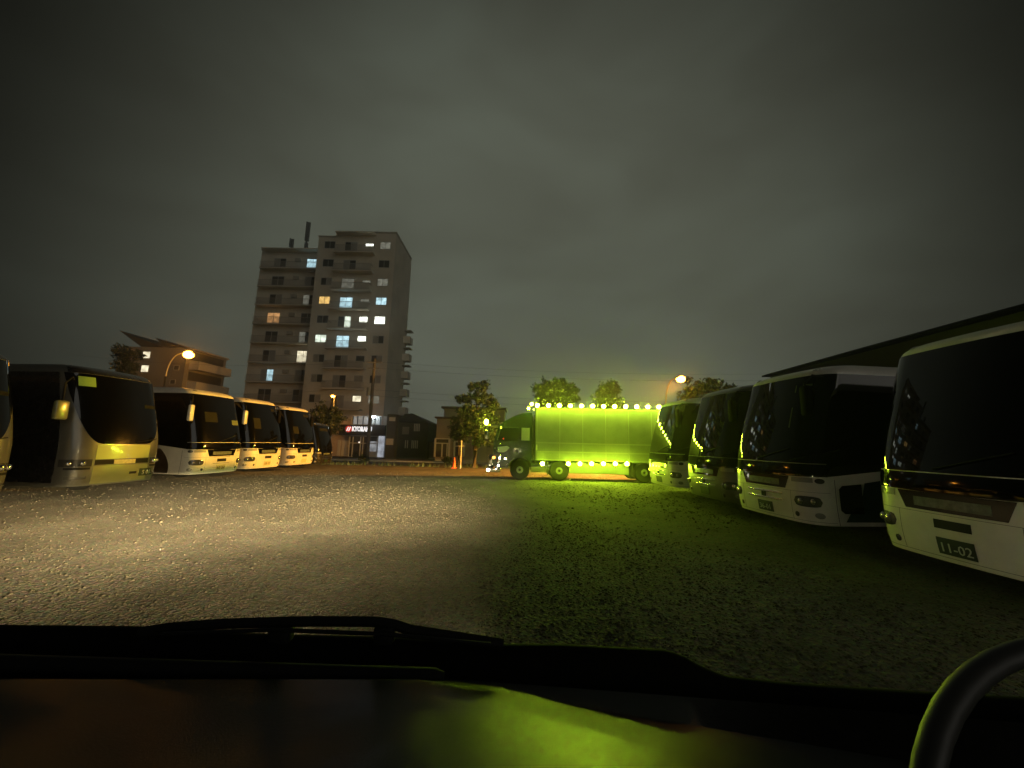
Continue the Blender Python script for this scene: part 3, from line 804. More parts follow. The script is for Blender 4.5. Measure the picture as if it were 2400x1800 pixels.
# ------------------------------------------------------------------ buildings
CONCW = mat('tower_wall', (0.60, 0.55, 0.45), 0.85, var=0.12, vscale=0.35)
CONCD = mat('tower_trim', (0.36, 0.33, 0.27), 0.85, var=0.15, vscale=0.6)
WGL = mat('window_dark', (0.06, 0.06, 0.055), 0.15, spec=0.6)
WCURT = mat('window_curtain', (0.30, 0.29, 0.26), 0.6, var=0.15, vscale=3)
WFR = mat('window_frame', (0.45, 0.44, 0.41), 0.5)
def lit(name, c, s):
    m = bpy.data.materials.new(name); m.use_nodes = True; t = m.node_tree; b = t.nodes['Principled BSDF']
    b.inputs['Base Color'].default_value = (.3, .3, .28, 1)
    tcn = N(t, 'ShaderNodeTexCoord'); nn = N(t, 'ShaderNodeTexNoise'); nn.inputs['Scale'].default_value = 1.7; nn.inputs['Detail'].default_value = 3
    t.links.new(tcn.outputs['Object'], nn.inputs['Vector'])
    r = N(t, 'ShaderNodeMapRange'); r.inputs['From Min'].default_value = .35; r.inputs['From Max'].default_value = .65
    r.inputs['To Min'].default_value = s * .75; r.inputs['To Max'].default_value = s * 1.6
    t.links.new(nn.outputs['Fac'], r.inputs[0]); t.links.new(r.outputs[0], b.inputs['Emission Strength'])
    b.inputs['Emission Color'].default_value = (*c, 1)
    MATS[name] = m; return m
L_COOL = lit('window_lit_cool', (.55, .85, .95), .9)
L_WHITE = lit('window_lit_white', (.85, .98, .80), .95)
L_BRIGHT = lit('window_lit_bright', (.95, 1.0, .85), 2.2)
L_WARM = lit('window_lit_warm', (1.0, .62, .18), .75)
L_ORNG = lit('window_lit_orange', (1.0, .50, .18), .45)
L_DIM = lit('window_lit_dim', (.75, .75, .60), .16)
L_CREAM = lit('window_lit_cream', (1.0, .90, .62), .9)

def window(parent, cx, yf, zc, w_, h_, pm, split=True, name='window'):
    """window in a wall facing -Y: frame (sash bars included) with glass panes"""
    fr = MB(); t = .06
    x0, x1, z0, z1 = cx - w_/2, cx + w_/2, zc - h_/2, zc + h_/2
    fr.box((x0, yf - .05, z0), (x1, yf + .02, z0 + t)).box((x0, yf - .05, z1 - t), (x1, yf + .02, z1))
    fr.box((x0, yf - .05, z0 + t), (x0 + t, yf + .02, z1 - t)).box((x1 - t, yf - .05, z0 + t), (x1, yf + .02, z1 - t))
    if split: fr.box((cx - t/2, yf - .045, z0 + t), (cx + t/2, yf + .02, z1 - t))
    o = fr.build(name, WFR, parent)
    if isinstance(pm, (tuple, list)) and not split: pm = pm[0]
    if split and isinstance(pm, (tuple, list)):
        MB().box((x0 + t, yf - .02, z0 + t), (cx - t/2, yf + .01, z1 - t)).build('pane', pm[0], o)
        MB().box((cx + t/2, yf - .022, z0 + t), (x1 - t, yf + .01, z1 - t)).build('pane', pm[1], o)
    else:
        MB().box((x0 + t, yf - .02, z0 + t), (x1 - t, yf + .01, z1 - t)).build('pane', pm, o)
    return o

def railing(parent, x0, x1, y, z, h=1.05, ret=0.9):
    r = MB()
    r.box((x0, y, z + h - .05), (x1, y + .05, z + h)).box((x0, y, z + .08), (x1, y + .05, z + .13))
    k = int((x1 - x0) / .16)
    for i in range(k + 1):
        x = x0 + (x1 - x0 - .03) * i / k
        r.box((x, y + .012, z + .13), (x + .035, y + .038, z + h - .05))
    for x in (x0, x1 - .05): r.box((x, y + .055, z + h - .05), (x + .05, y + ret, z + h))
    return r.build('railing', mat('railing_metal', (.30, .27, .22), .6), parent)

YR, YL = 57.0, 60.5                                # right wing stands in front of the left wing
tower = empty('apartment_tower', 'tall apartment tower with two wings, balconies and scattered lit windows', 'apartment block', (0, 0, 0))
xr1 = P(911, 800, YR).x; xr0 = P(724, 780, YR).x; xl0 = P(590, 780, YL).x
zr = P(860, 547, YR).z; zr0 = P(760, 556, YR).z; zl = P(680, 588, YL).z
xf = P(959, 596, 64).x
gzt = -.62
tw = MB()
tw.box((xr0, YR, gzt), (xr1, YR + 9.0, zr0))
xs_ = xr0 + (xr1 - xr0) * .22
tw.box((xs_, YR + .003, zr0), (xr1 - .003, YR + 8.9, zr))
tw.box((xl0, YL, gzt), (xr0 - .003, YL + 8.0, zl))
tw.build('wall', CONCW, tower)
pp = MB()
pp.box((xl0 - .1, YL - .1, zl), (xr0 - .02, YL + 8, zl + .35)).box((xr0 - .06, YR - .08, zr0), (xs_ - .003, YR + 8.9, zr0 + .25)).box((xs_, YR - .08, zr), (xr1 + .08, YR + 8.9, zr + .3))
pp.build('parapet', CONCD, tower)
FH = (zr - .55 - 3.0) / 10.0
wr = xr1 - xr0
# lit windows per floor, 0 = top: columns A, B, C, D
D0 = (WCURT, WGL); D1 = WGL; D2 = (WGL, WCURT)
stR = [
 (D1, D2, L_BRIGHT, L_DIM), (D1, D0, None, D1), (D2, L_DIM, L_DIM, L_DIM), (L_WARM, L_COOL, L_DIM, L_COOL), (D1, (WGL, L_WHITE), L_BRIGHT, L_BRIGHT),
 (L_WHITE, (L_COOL, L_COOL), L_BRIGHT, D0), (D0, D2, D1, D2), (D0, D0, D0, D2), (D2, (WGL, WCURT), L_CREAM, L_DIM), (D0, D2, D1, D2), (D1, D2, D1, D1)]
floors = []
for i in range(11):
    z0 = zr - .55 - (i + 1) * FH
    if z0 < gzt: break
    A, B, C, D = stR[i]
    window(tower, xr0 + .155 * wr, YR, z0 + 1.55, 1.75, 1.25, A)
    window(tower, xr0 + .43 * wr, YR, z0 + 1.12, 2.0, 1.95, B)
    if C: window(tower, xr0 + .665 * wr, YR, z0 + 1.62, 1.35, .5 if i in (0, 2, 3) else .95, C, split=False)
    window(tower, xr0 + .87 * wr, YR, z0 + 1.55, 1.7, 1.25, D)
    bl = MB().box((xr0 + .25 * wr, YR - 1.15, z0 - .16), (xr0 + .745 * wr, YR + .0, z0 + .02)).build('balcony', CONCW, tower)
    railing(bl, xr0 + .26 * wr, xr0 + .735 * wr, YR - 1.12, z0, 1.05, 1.1)
# cover slab above the top balcony
MB().box((xr0 + .25 * wr, YR - 1.15, zr - .45), (xr0 + .745 * wr, YR + .0, zr - .28)).build('canopy_slab', CONCW, tower)
wl = xr0 - xl0
FL = (zl - .35 - .9) / 10.0
stL = [(D0, L_COOL), (D1, D0), (D2, (L_DIM, WGL)), (L_ORNG, D1), (D1, (L_DIM, WGL)), (D2, (L_CREAM, L_CREAM)), ((WCURT, L_COOL), D0), (D1, D2), (D0, D0), (D1, D2)]
for i in range(10):
    z0 = zl - .35 - (i + 1) * FL
    if z0 < gzt: break
    a, b = stL[i]
    window(tower, xl0 + .29 * wl, YL, z0 + 1.15, 2.1, 1.95, a)
    window(tower, xl0 + .78 * wl, YL, z0 + 1.15, 2.1, 1.95, b)
    MB().bbox((xl0 + .52 * wl, YL - .35, z0 + 1.5), (xl0 + .60 * wl, YL - .002, z0 + 2.1), .03).build('air_conditioner', CONCD, tower)
    bl = MB().box((xl0 + .06 * wl, YL - 1.25, z0 - .16), (xr0 - .01, YL + .0, z0 + .02)).build('balcony', CONCW, tower)
    railing(bl, xl0 + .065 * wl, xr0 - .03, YL - 1.22, z0, 1.05, 1.2)
MB().box((xl0 + .06 * wl, YL - 1.25, zl - .25), (xr0 - .01, YL + .0, zl - .08)).build('canopy_slab', CONCW, tower)
# balconies on the far side wall
for i in range(4, 11):
    z0 = zr - .55 - (i + 1) * FH
    if z0 < 3: break
    b_ = MB().box((xr1, YR + 7.2, z0 - .1), (xr1 + 1.15, YR + 9.0, z0 + 1.1)).build('side_balcony', CONCW, tower)
    MB().box((xr1, YR + 7.3, z0 + 2.1), (xr1 + 1.2, YR + 9.0, z0 + 2.25)).build('balcony_roof', CONCD, b_)
# cellular masts on the roof
for (pb, pt_, r) in ((P(716, 590, YL + 4), P(720, 520, YL + 4), .09), (P(681, 590, YL + 4), P(683, 560, YL + 4), .07)):
    an = MB().tube([pb - Vector((0, 0, .6)), pt_], r * .6, 8)
    h = pt_.z - pb.z
    for k in range(3):
        a_ = k * 2.1
        an.box((pb.x + .22*math.cos(a_) - .13, pb.y + .22*math.sin(a_) - .13, pb.z + h * .35), (pb.x + .22*math.cos(a_) + .13, pb.y + .22*math.sin(a_) + .13, pb.z + h * .98))
        an.box((pb.x + .2*math.cos(a_+1) - .1, pb.y + .2*math.sin(a_+1) - .1, pb.z + h * .12), (pb.x + .2*math.cos(a_+1) + .1, pb.y + .2*math.sin(a_+1) + .1, pb.z + h * .3))
    an.build('antenna_mast', mat('antenna', (.10, .10, .10), .6), tower)

# shop with the dark sign band
YS = 49.5
shop = empty('shop', 'two storey shop with dark sign band reading KYORAKU under the tower', 'shop')
def SX(px): return P(px, 1010, YS).x
def SZ(py): return P(860, py, YS).z
SHW = mat('shop_wall', (.50, .50, .50), .6, var=.1)
sx0, sx1 = SX(797), SX(903)
MB().box((SX(818), YS + .3, -.5), (sx1, YS + 6.0, SZ(974))).build('wall', SHW, shop)
MB().box((SX(824), YS + .22, SZ(994)), (SX(890), YS + .295, SZ(976))).build('upper_window', lit('shop_glass', (.70, .85, .90), .20), shop)
fr = MB()
for px in (824, 835, 848, 862, 876, 889): fr.box((SX(px) - .05, YS + .14, SZ(995)), (SX(px) + .05, YS + .215, SZ(975)))
fr.build('window_frame', MATTE, shop)
sg = MB().box((sx0, YS - .25, SZ(1021)), (sx1, YS + .29, SZ(996))).build('sign_band', mat('sign_black', (.012, .012, .016), .4), shop)
SIGNW = mat('sign_letter', (.8, .8, .8), .4, emit=(.95, .97, 1.0), estr=1.1)
v, f = text_mesh('KYORAKU', .82, .02, .03)
cxs, czs = SX(850), SZ(1006.5)
tx = max(q[0] for q in v) - min(q[0] for q in v)
kx = (SX(873) - SX(827)) / tx
link('lettering', [(x * kx + cxs, y + YS - .28, z + czs) for x, y, z in v], f, SIGNW, sg)
lg = MB().lathe([(0, 0), (.42, 0), (.42, .05), (0, .05)], (SX(819), YS - .31, czs), 'y', 24).build('emblem', mat('emblem_red', (.5, .03, .03), .4, emit=(1, .08, .05), estr=.35), sg)
sl_ = MB()
for dx in (-.13, .12):
    sl_.add(*plate_xz([(SX(819) + dx - .16, czs - .26), (SX(819) + dx - .04, czs - .26), (SX(819) + dx + .16, czs + .26), (SX(819) + dx + .04, czs + .26)], YS - .33, YS - .312))
sl_.build('emblem_stroke', SIGNW, lg)
# glazed ground floor, door, pale panel on the right
gf = MB().box((SX(820), YS + .20, -.42), (SX(888), YS + .295, SZ(1023))).build('shop_front', WGL, shop)
ff = MB()
for px in (820, 828, 846, 852, 864, 886): ff.box((SX(px) - .06, YS + .10, -.42), (SX(px) + .06, YS + .195, SZ(1024)))
ff.box((SX(820), YS + .105, SZ(1040)), (SX(888), YS + .19, SZ(1038)))
ff.build('door_frame', mat('shop_frame', (.55, .55, .52), .5), shop)
MB().box((SX(841), YS + .16, SZ(1040)), (SX(846), YS + .198, SZ(1036))).build('shop_lamp', lit('shop_lit', (1, .9, .75), 1.6), shop)
MB().box((SX(866), YS + .15, SZ(1060)), (SX(884), YS + .198, SZ(1034))).build('poster', lit('shop_poster', (.8, .85, .9), .22), shop)
MB().box((SX(889), YS - .05, -.42), (SX(901), YS + .29, SZ(1021))).build('corner_pillar', lit('lit_panel', (.78, .84, .95), .34), shop)
MB().box((SX(864), YS + .05, -.42), (SX(888), YS + .185, SZ(1058))).build('low_panel', mat('low_panel_paint', (.75, .75, .72), .5), shop)
# wall lamp above the sign
wa = MB().box((SX(873), YS + .0, SZ(981)), (SX(877), YS + .298, SZ(978))).build('lamp_bracket', MATTE, shop)
MB().sphere((SX(874), YS - .15, SZ(977)), .22, (1, 1, .7), 2).build('wall_lamp', mat('wall_lamp_lit', (.8, .8, .8), .3, emit=(.85, .95, 1.0), estr=45), shop, True)
# pale annex to the left of the shop
PINK = mat('pink_wall', (.50, .40, .33), .8, var=.15, vscale=.8)
an = empty('annex', 'low pinkish building between the round tree and the shop', 'building')
MB().box((SX(740), YS + .8, -.5), (SX(817), YS + 5, SZ(985))).build('wall', PINK, an)
MB().box((SX(735), YS + .6, SZ(985)), (SX(817), YS + 5.1, SZ(982))).build('roof', CONCD, an)
for a_, b_ in ((788, 795), (798, 817)):
    MB().box((SX(a_), YS + .70, -.42), (SX(b_), YS + .797, SZ(1033))).build('shutter', mat('shutter_pale', (.62, .60, .56), .5), an)

# dark green low building with white window bars
YD = 47.0
db = empty('dark_house', 'low dark green house with white barred windows right of the shop', 'house')
def DX(px): return P(px, 1020, YD).x
def DZ(py): return P(960, py, YD).z
DG = mat('dark_green_wall', (.055, .06, .045), .85, var=.25, vscale=1.0)
MB().box((DX(905), YD, -.5), (DX(926), YD + 7, DZ(972))).box((DX(926) + .002, YD + 1, -.5), (DX(998), YD + 7, DZ(990))).build('wall', DG, db)
rf = MB(); rf.add([(DX(924), YD + .7, DZ(989)), (DX(1000), YD + .7, DZ(989)), (DX(1000), YD + 7.2, DZ(989)), (DX(924), YD + 7.2, DZ(989)),
                   (DX(926), YD + 3.5, DZ(966)), (DX(945), YD + 3.5, DZ(964))], [(0,1,5,4), (1,2,5), (2,3,4,5), (3,0,4), (0,3,2,1)])
rf.build('roof', mat('dark_roof', (.03, .033, .03), .8), db)
BARW = mat('white_bar', (.62, .61, .55), .5)
def barred(px0, px1, py0, py1, nb, y):
    wn = MB().box((DX(px0), y - .04, DZ(py1)), (DX(px1), y - .003, DZ(py0))).build('window', WGL, db)
    b_ = MB()
    for i in range(nb):
        x = DX(px0) + (DX(px1) - DX(px0)) * (i + .5) / nb
        b_.box((x - .06, y - .11, DZ(py1)), (x + .06, y - .045, DZ(py0)))
    b_.build('window_bar', BARW, wn)
barred(944, 954, 1032, 1051, 2, YD + 1); barred(960, 977, 1032, 1051, 4, YD + 1)
barred(964, 979, 992, 1010, 4, YD + 1)
for (a_, b_, c_, d_) in ((910, 926, 979, 988), (906, 925, 1029, 1044)): barred(a_, b_ - 1.5, c_, d_, 6, YD)
MB().box((DX(937), YD + .93, DZ(1018)), (DX(953), YD + .996, DZ(1000))).build('shutter', mat('shutter_grey', (.25, .24, .2), .6), db)

# beige house with white framed doors behind the truck's nose
YH = 43.5
hs = empty('beige_house', 'beige house with white framed glass doors behind the tall tree', 'house')
def HX(px): return P(px, 1030, YH).x
def HZ(py): return P(1080, py, YH).z
BEI = mat('beige_wall', (.34, .29, .22), .85, var=.15, vscale=.7)
MB().box((HX(1022), YH, -.5), (HX(1165), YH + 6, HZ(982))).box((HX(1030), YH + 2, HZ(982)), (HX(1180), YH + 6, HZ(955))).build('wall', BEI, hs)
MB().box((HX(1018), YH - .4, HZ(982) + .003), (HX(1168), YH + 1.99, HZ(978))).box((HX(1024), YH + 1.6, HZ(955) + .003), (HX(1184), YH + 6.3, HZ(950))).build('roof', mat('brown_roof', (.09, .07, .05), .8), hs)
WD = mat('white_door_frame', (.70, .68, .62), .5)
for (a_, b_, t_, bt) in ((1019, 1056, 1028, 1072), (1064, 1090, 1034, 1070)):
    d_ = MB()
    zt_, zb_ = HZ(t_), HZ(bt)
    d_.box((HX(a_), YH - .16, zb_), (HX(a_) + .2, YH - .04, zt_)).box((HX(b_) - .2, YH - .16, zb_), (HX(b_), YH - .04, zt_))
    d_.box((HX(a_) + .2, YH - .155, zt_ - .12), (HX(b_) - .2, YH - .045, zt_)).box((HX(a_) + .2, YH - .155, zt_ - .62), (HX(b_) - .2, YH - .045, zt_ - .5))
    m0 = (HX(a_) + HX(b_)) / 2
    d_.box((m0 - .08, YH - .15, zb_), (m0 + .08, YH - .045, zt_ - .62)).box((m0 + .5, YH - .15, zb_), (m0 + .62, YH - .045, zt_ - .62))
    dd = d_.build('door', WD, hs)
    MB().box((HX(a_) + .2, YH - .08, zb_ + .02), (HX(b_) - .2, YH - .004, zt_ - .01)).build('pane', WGL, dd)
MB().box((HX(1105), YH - .06, -.5), (HX(1140), YH - .004, HZ(1040))).build('shutter', mat('shutter_pale2', (.42, .36, .27), .6), hs)

# boundary wall between dark house and beige house
MB_ = MB().box((DX(999), YD + 2, -.5), (DX(1022), YD + 2.3, DZ(1035))).build('garden_wall', CONC)
tag(MB_, 'plain low wall between the dark green house and the beige house', 'wall')

# left apartment block with a saw-tooth roof
YB = 46.0
ab = empty('apartment_block', 'low apartment block with saw tooth roof and two lit windows, behind the street lamp', 'apartment block')
cxn = P(430, 880, YB).x
xlft = P(268, 880, YB).x
zb_ = P(430, 815, YB).z
yfar = YB + 6.5
BLK = mat('block_wall', (.27, .24, .19), .85, var=.15, vscale=.4)
MB().box((xlft, YB, -.5), (cxn, yfar, zb_)).build('wall', BLK, ab)
rm = MB()
def saw(pa, pb, pc):
    a_, b_, c_ = (P(*q, YB) for q in (pa, pb, pc))
    rm.add([a_, b_, c_, a_ + Vector((0, 5, 0)), b_ + Vector((0, 5, 0)), c_ + Vector((0, 5, 0))], [(0,1,2), (5,4,3), (0,3,4,1), (1,4,5,2), (2,5,3,0)])
saw((279, 774), (378, 812), (330, 812)); saw((364, 791), (425, 813), (385, 813))
rm.build('roof', mat('saw_roof', (.035, .032, .03), .8), ab)
for (px, py) in ((344, 832), (340, 864)):
    p = P(px, py, YB); window(ab, p.x, YB, p.z, 1.0, .92, L_CREAM, split=False)
for (px, py) in ((414, 862), (405, 895)):
    p = P(px, py, YB); window(ab, p.x, YB, p.z, .7, .6, WGL, split=False)
for k in range(3):
    zq = zb_ - 2.6 - k * 2.55
    b_ = MB().box((cxn, YB + .6, zq), (cxn + 1.2, yfar - .4, zq + 1.05)).build('balcony', mat('balcony_pale', (.52, .47, .38), .8), ab)
    MB().box((cxn, YB + .65, zq + 1.25), (cxn + .02, yfar - .5, zq + 2.3)).build('balcony_window', WGL, b_)
MB().box((cxn, YB + .4, zb_ - .15), (cxn + .35, yfar, zb_ + .05)).build('eave', CONCD, ab)

# dark warehouse behind the right row; its eave runs along the lot
wh = empty('warehouse', 'long dark warehouse roof rising behind the coaches on the right', 'warehouse')
ze = P(2370, 716, 15.8).z; xe = P(2370, 716, 15.8).x
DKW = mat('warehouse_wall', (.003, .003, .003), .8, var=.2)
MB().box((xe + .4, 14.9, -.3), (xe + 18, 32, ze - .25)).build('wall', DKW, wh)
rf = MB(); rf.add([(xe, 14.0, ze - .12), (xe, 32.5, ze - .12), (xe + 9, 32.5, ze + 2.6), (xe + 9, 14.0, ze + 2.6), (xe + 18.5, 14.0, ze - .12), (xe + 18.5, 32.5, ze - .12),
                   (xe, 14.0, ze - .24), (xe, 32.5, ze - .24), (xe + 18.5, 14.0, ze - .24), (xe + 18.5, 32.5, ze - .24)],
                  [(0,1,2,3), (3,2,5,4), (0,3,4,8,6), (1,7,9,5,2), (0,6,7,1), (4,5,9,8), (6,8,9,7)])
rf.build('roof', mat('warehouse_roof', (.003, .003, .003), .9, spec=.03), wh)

# ------------------------------------------------------------------ trees and shrubs
BARK = mat('bark', (.06, .045, .03), .9, var=.3)
def leafmat(name, c):
    return mat(name, c, .55, var=.45, vscale=1.3)
LEAF = leafmat('leaf_mid', (.030, .062, .018)); LEAFD = leafmat('leaf_dark', (.03, .045, .018)); LEAFO = leafmat('leaf_olive', (.075, .07, .03))
def tree(name, label, base, height, blobs, leaf=LEAF, n=5000, ls=.16, trunk_r=.14, cat='tree', group=None, limbs=True):
    """blobs: (dx, dy, z, rx, ry, rz) in metres above the base"""
    root = empty(name, label, cat, base, 0, group)
    tk = MB()
    top = max(b[2] for b in blobs)
    pts = [Vector((0, 0, -.2)), Vector((.04, 0, height * .2)), Vector((-.05, .03, height * .45)), Vector((.03, 0, min(top, height * .75)))]
    tk.tube(pts, [trunk_r, trunk_r * .8, trunk_r * .6, trunk_r * .25], 8)
    if limbs:
        for b in blobs:
            q = Vector(b[:3]); st = Vector((0, 0, max(height * .18, q.z - 1.1)))
            if q.z > height * .3: tk.tube([st, (st + q) / 2 + Vector((.05, .03, .12)), q], [trunk_r * .4, trunk_r * .26, trunk_r * .1], 6)
    tk.build('trunk', BARK, root, True)
    vol = np.array([b[3] * b[4] * b[5] for b in blobs]) ** .75; vol /= vol.sum()
    which = rng.choice(len(blobs), n, p=vol)
    B = np.array(blobs)[which]
    u = rng.normal(size=(n, 3)); u /= np.linalg.norm(u, axis=1)[:, None]
    rad = rng.random(n) ** .42 * (1 + .18 * np.sin(u[:, 0] * 7 + u[:, 2] * 9 + which * 2.1) + .12 * rng.normal(size=n))
    c = B[:, :3] + u * rad[:, None] * B[:, 3:]
    # clump: pull leaves towards twig centres so gaps open between them
    kc = max(30, n // 45)
    cen = c[rng.choice(n, kc, replace=False)]
    near = np.array([np.argmin(((cen - q) ** 2).sum(1)) for q in c])
    c = c * .45 + cen[near] * .55 + rng.normal(0, ls * .55, (n, 3))
    t1 = rng.normal(size=(n, 3)); t1 /= np.linalg.norm(t1, axis=1)[:, None]
    t2 = np.cross(t1, rng.normal(size=(n, 3))); t2 /= np.linalg.norm(t2, axis=1)[:, None]
    s = ls * rng.uniform(.5, 1.2, n)[:, None]
    vs_ = np.stack([c - t1 * s, c + t2 * s * .5, c + t1 * s, c - t2 * s * .5], 1).reshape(-1, 3)
    fs = np.arange(4 * n).reshape(-1, 4)
    link('crown', vs_, fs.tolist(), leaf, root)
    return root
def at(px, py, Y, z=None):
    p = P(px, py, Y); zz = gz(p.x, Y) if z is None else z
    return (p.x, Y, zz - .02)
def hgt(py, Y, px): return P(px, py, Y).z - gz(0, Y)
Yt = 33.0; sc = Yt / F
h = hgt(893, Yt, 1110)
tree('pine_tree', 'tall uneven tree with layered crown left of the truck cab', at(1112, 1075, Yt), h,
     [(-.3, 0, h - .55, .55, .5, .5), (.55, 0, h - .35, .55, .5, .5), (-1.1, .2, h - 1.5, .8, .7, .55), (.5, -.1, h - 1.5, 1.1, .9, .6), (1.4, .2, h - 2.1, .7, .7, .6), (-.7, 0, h - 2.6, 1.0, .9, .6),
      (.6, 0, h - 3.0, 1.3, 1.0, .7), (1.2, .1, h - 3.8, 1.1, 1.0, .7), (-.2, .1, h - 4.0, 1.2, 1.0, .7), (.9, -.2, h - 4.9, 1.2, 1.0, .7)], LEAF, 14000, .12, .22)
h = hgt(965, 36, 1074)
tree('round_shrub', 'dark round clipped tree in front of the beige house doors', at(1074, 1075, 36), h, [(0, 0, h - 1.4, 1.0, 1.0, 1.35), (.1, 0, h - 2.0, 1.0, .9, 1.0)], LEAFD, 4500, .10, .1)
h = hgt(940, 35, 760)
tree('round_tree', 'round dark tree behind the black bus and before the tower', at(758, 1075, 35), h, [(-.3, 0, h - 1.1, 1.1, 1.0, 1.0), (.5, 0, h - 1.6, 1.1, 1.0, 1.1), (0, 0, h - 2.3, 1.3, 1.1, 1.0)], LEAFD, 6500, .12, .16)
TG = 'trees beyond the truck'
h = hgt(884, 36, 1310)
tree('broad_tree', 'broad crowned tree rising behind the front of the truck box', at(1310, 1080, 36), h, [(-1.44, 0.00, h - 1.25, 1.12, 1.08, 0.96), (0.00, 0.00, h - 0.72, 1.00, 0.96, 0.72), (1.08, 0.10, h - 1.55, 1.25, 1.08, 1.08), (-0.36, 0.00, h - 2.15, 2.00, 1.32, 1.08), (-0.24, 0.00, h - 3.25, 1.88, 1.44, 1.20)], LEAF, 13000, .14, .18, group=TG)
h = hgt(892, 36, 1428)
tree('bushy_tree', 'narrow bushy tree rising behind the middle of the truck box', at(1428, 1080, 36), h, [(0.24, 0.00, h - 0.72, 0.94, 0.84, 0.72), (-0.36, 0.00, h - 1.65, 1.00, 0.96, 1.08), (0.24, 0.00, h - 2.65, 1.25, 1.08, 1.20)], LEAF, 9000, .14, .15, group=TG)
h = hgt(884, 27, 1665)
tree('olive_tree', 'brownish tree lit by the orange lamp behind the silver coach', at(1668, 1075, 27), h, [(0, 0, h - .6, 1.0, .9, .6), (1.2, 0, h - .9, .9, .8, .6), (-1.1, 0, h - 1.3, .9, .9, .8), (.3, 0, h - 2.0, 1.8, 1.2, .9)], LEAFO, 6000, .12, .16)
h = hgt(878, 28.5, 1612)
tree('bare_tree', 'thin twiggy tree right beside the orange street lamp', at(1618, 1075, 28.5), h, [(0, 0, h - .5, .4, .4, .5), (.3, 0, h - 1.4, .6, .5, .7), (-.3, 0, h - 2.2, .6, .5, .7)], LEAFO, 1800, .09, .09)
h = hgt(808, 40, 262)
tree('garden_tree', 'dark leafy tree against the end of the saw tooth block', at(258, 1050, 40, -.5), h, [(-.6, 0, h - .8, 1.1, 1, .7), (.6, 0, h - 1.1, 1.1, 1, .7), (.1, 0, h - 2.3, 1.2, 1, 1), (0, 0, h - 4, 1.2, 1, 1.2)], LEAFD, 5000, .14, .2)
for i, (px, wd, lb) in enumerate(((1047, .55, 'low bush below the white doors of the beige house'), (851, .5, 'small bush at the foot of the utility pole'), (832, .35, 'small potted bush beside the shop door'))):
    Y = (41.5, 37.2, 47.5)[i]
    tree('bush', lb, at(px, 1070, Y), 1.0, [(0, 0, .45, wd, wd, .45), (wd * .6, 0, .35, wd * .7, wd * .6, .35)], LEAFD, 1200, .08, .04, cat='bush', limbs=False)

# ------------------------------------------------------------------ street lamps, poles, wires, cone
SOD = mat('sodium_lamp', (.6, .3, .05), .3, emit=(1.0, .37, .036), estr=40)
POLE = mat('lamp_pole', (.34, .33, .30), .5, metal=.3)
def street_lamp(label, base, head, power, arm_from, aim, cone=110, col=(1.0, .43, .05), r=.28, reach=1.3):
    root = empty('street_lamp', label, 'street lamp', base, 0, 'orange street lamps')
    B = Vector(base); Hh = Vector(head) - B
    dy = reach                                                    # the arm reaches out over the lot
    x0_ = arm_from - B.x
    pts = [Vector((x0_, Hh.y + dy, -.1)), Vector((x0_, Hh.y + dy, Hh.z - 1.8))]
    for q in np.linspace(0, 1, 8)[1:]:
        a_ = q * math.pi / 2
        f_ = .6 * (1 - math.cos(a_))
        pts.append(Vector((x0_ + (Hh.x - x0_) * f_, Hh.y + dy * (1 - f_), Hh.z - 1.8 + 1.9 * math.sin(a_))))
    pts.append(Vector((Hh.x, Hh.y, Hh.z + .12)))
    MB().tube(pts, [.075] * 2 + [.055] * (len(pts) - 2), 10).build('pole', POLE, root, True)
    hd = MB().sphere((Hh.x, Hh.y, Hh.z + .10), .30, (1.3, .7, .45), 2).build('lamp_hood', POLE, root, True)
    MB().sphere((Hh.x, Hh.y - .04, Hh.z - .02), r, (1.1, .9, .85), 2).build('lamp_bulb', SOD, root, True)
    l = bpy.data.lights.new('lamp_light', 'SPOT'); l.energy = power; l.color = col; l.shadow_soft_size = .25
    l.spot_size = R_(cone); l.spot_blend = 1.0
    o = bpy.data.objects.new('lamp_light', l); COL.objects.link(o)
    o.parent = root; o.location = (Hh.x, Hh.y, Hh.z - .35)
    o.rotation_euler = (Vector(aim) - Vector(head)).to_track_quat('-Z', 'Y').to_euler()
    return root
hd = P(443, 831, 30.0); ax = P(385, 900, 30.0).x
street_lamp('lit orange street lamp on a curved white pole behind the left coaches', (ax, 30.0, gz(ax, 30)), hd, 1600, ax, (hd.x + 6, 29, 0), 90, r=.36, reach=0)
hd = P(1595, 888, 26.0); ax = P(1578, 950, 26.0).x
street_lamp('lit orange street lamp above the right row of coaches', (ax, 26.0, gz(ax, 26)), hd, 80000, ax, hd + Vector((-1.2, -.05, -.45)), 96)
hd = P(781, 928, 44.0); ax = P(770, 950, 44.0).x
street_lamp('small orange street lamp shining against the foot of the tower', (ax, 44.0, gz(ax, 44)), hd, 420, ax, (P(760, 1000, 57).x, 57, 4), 140, r=.2)

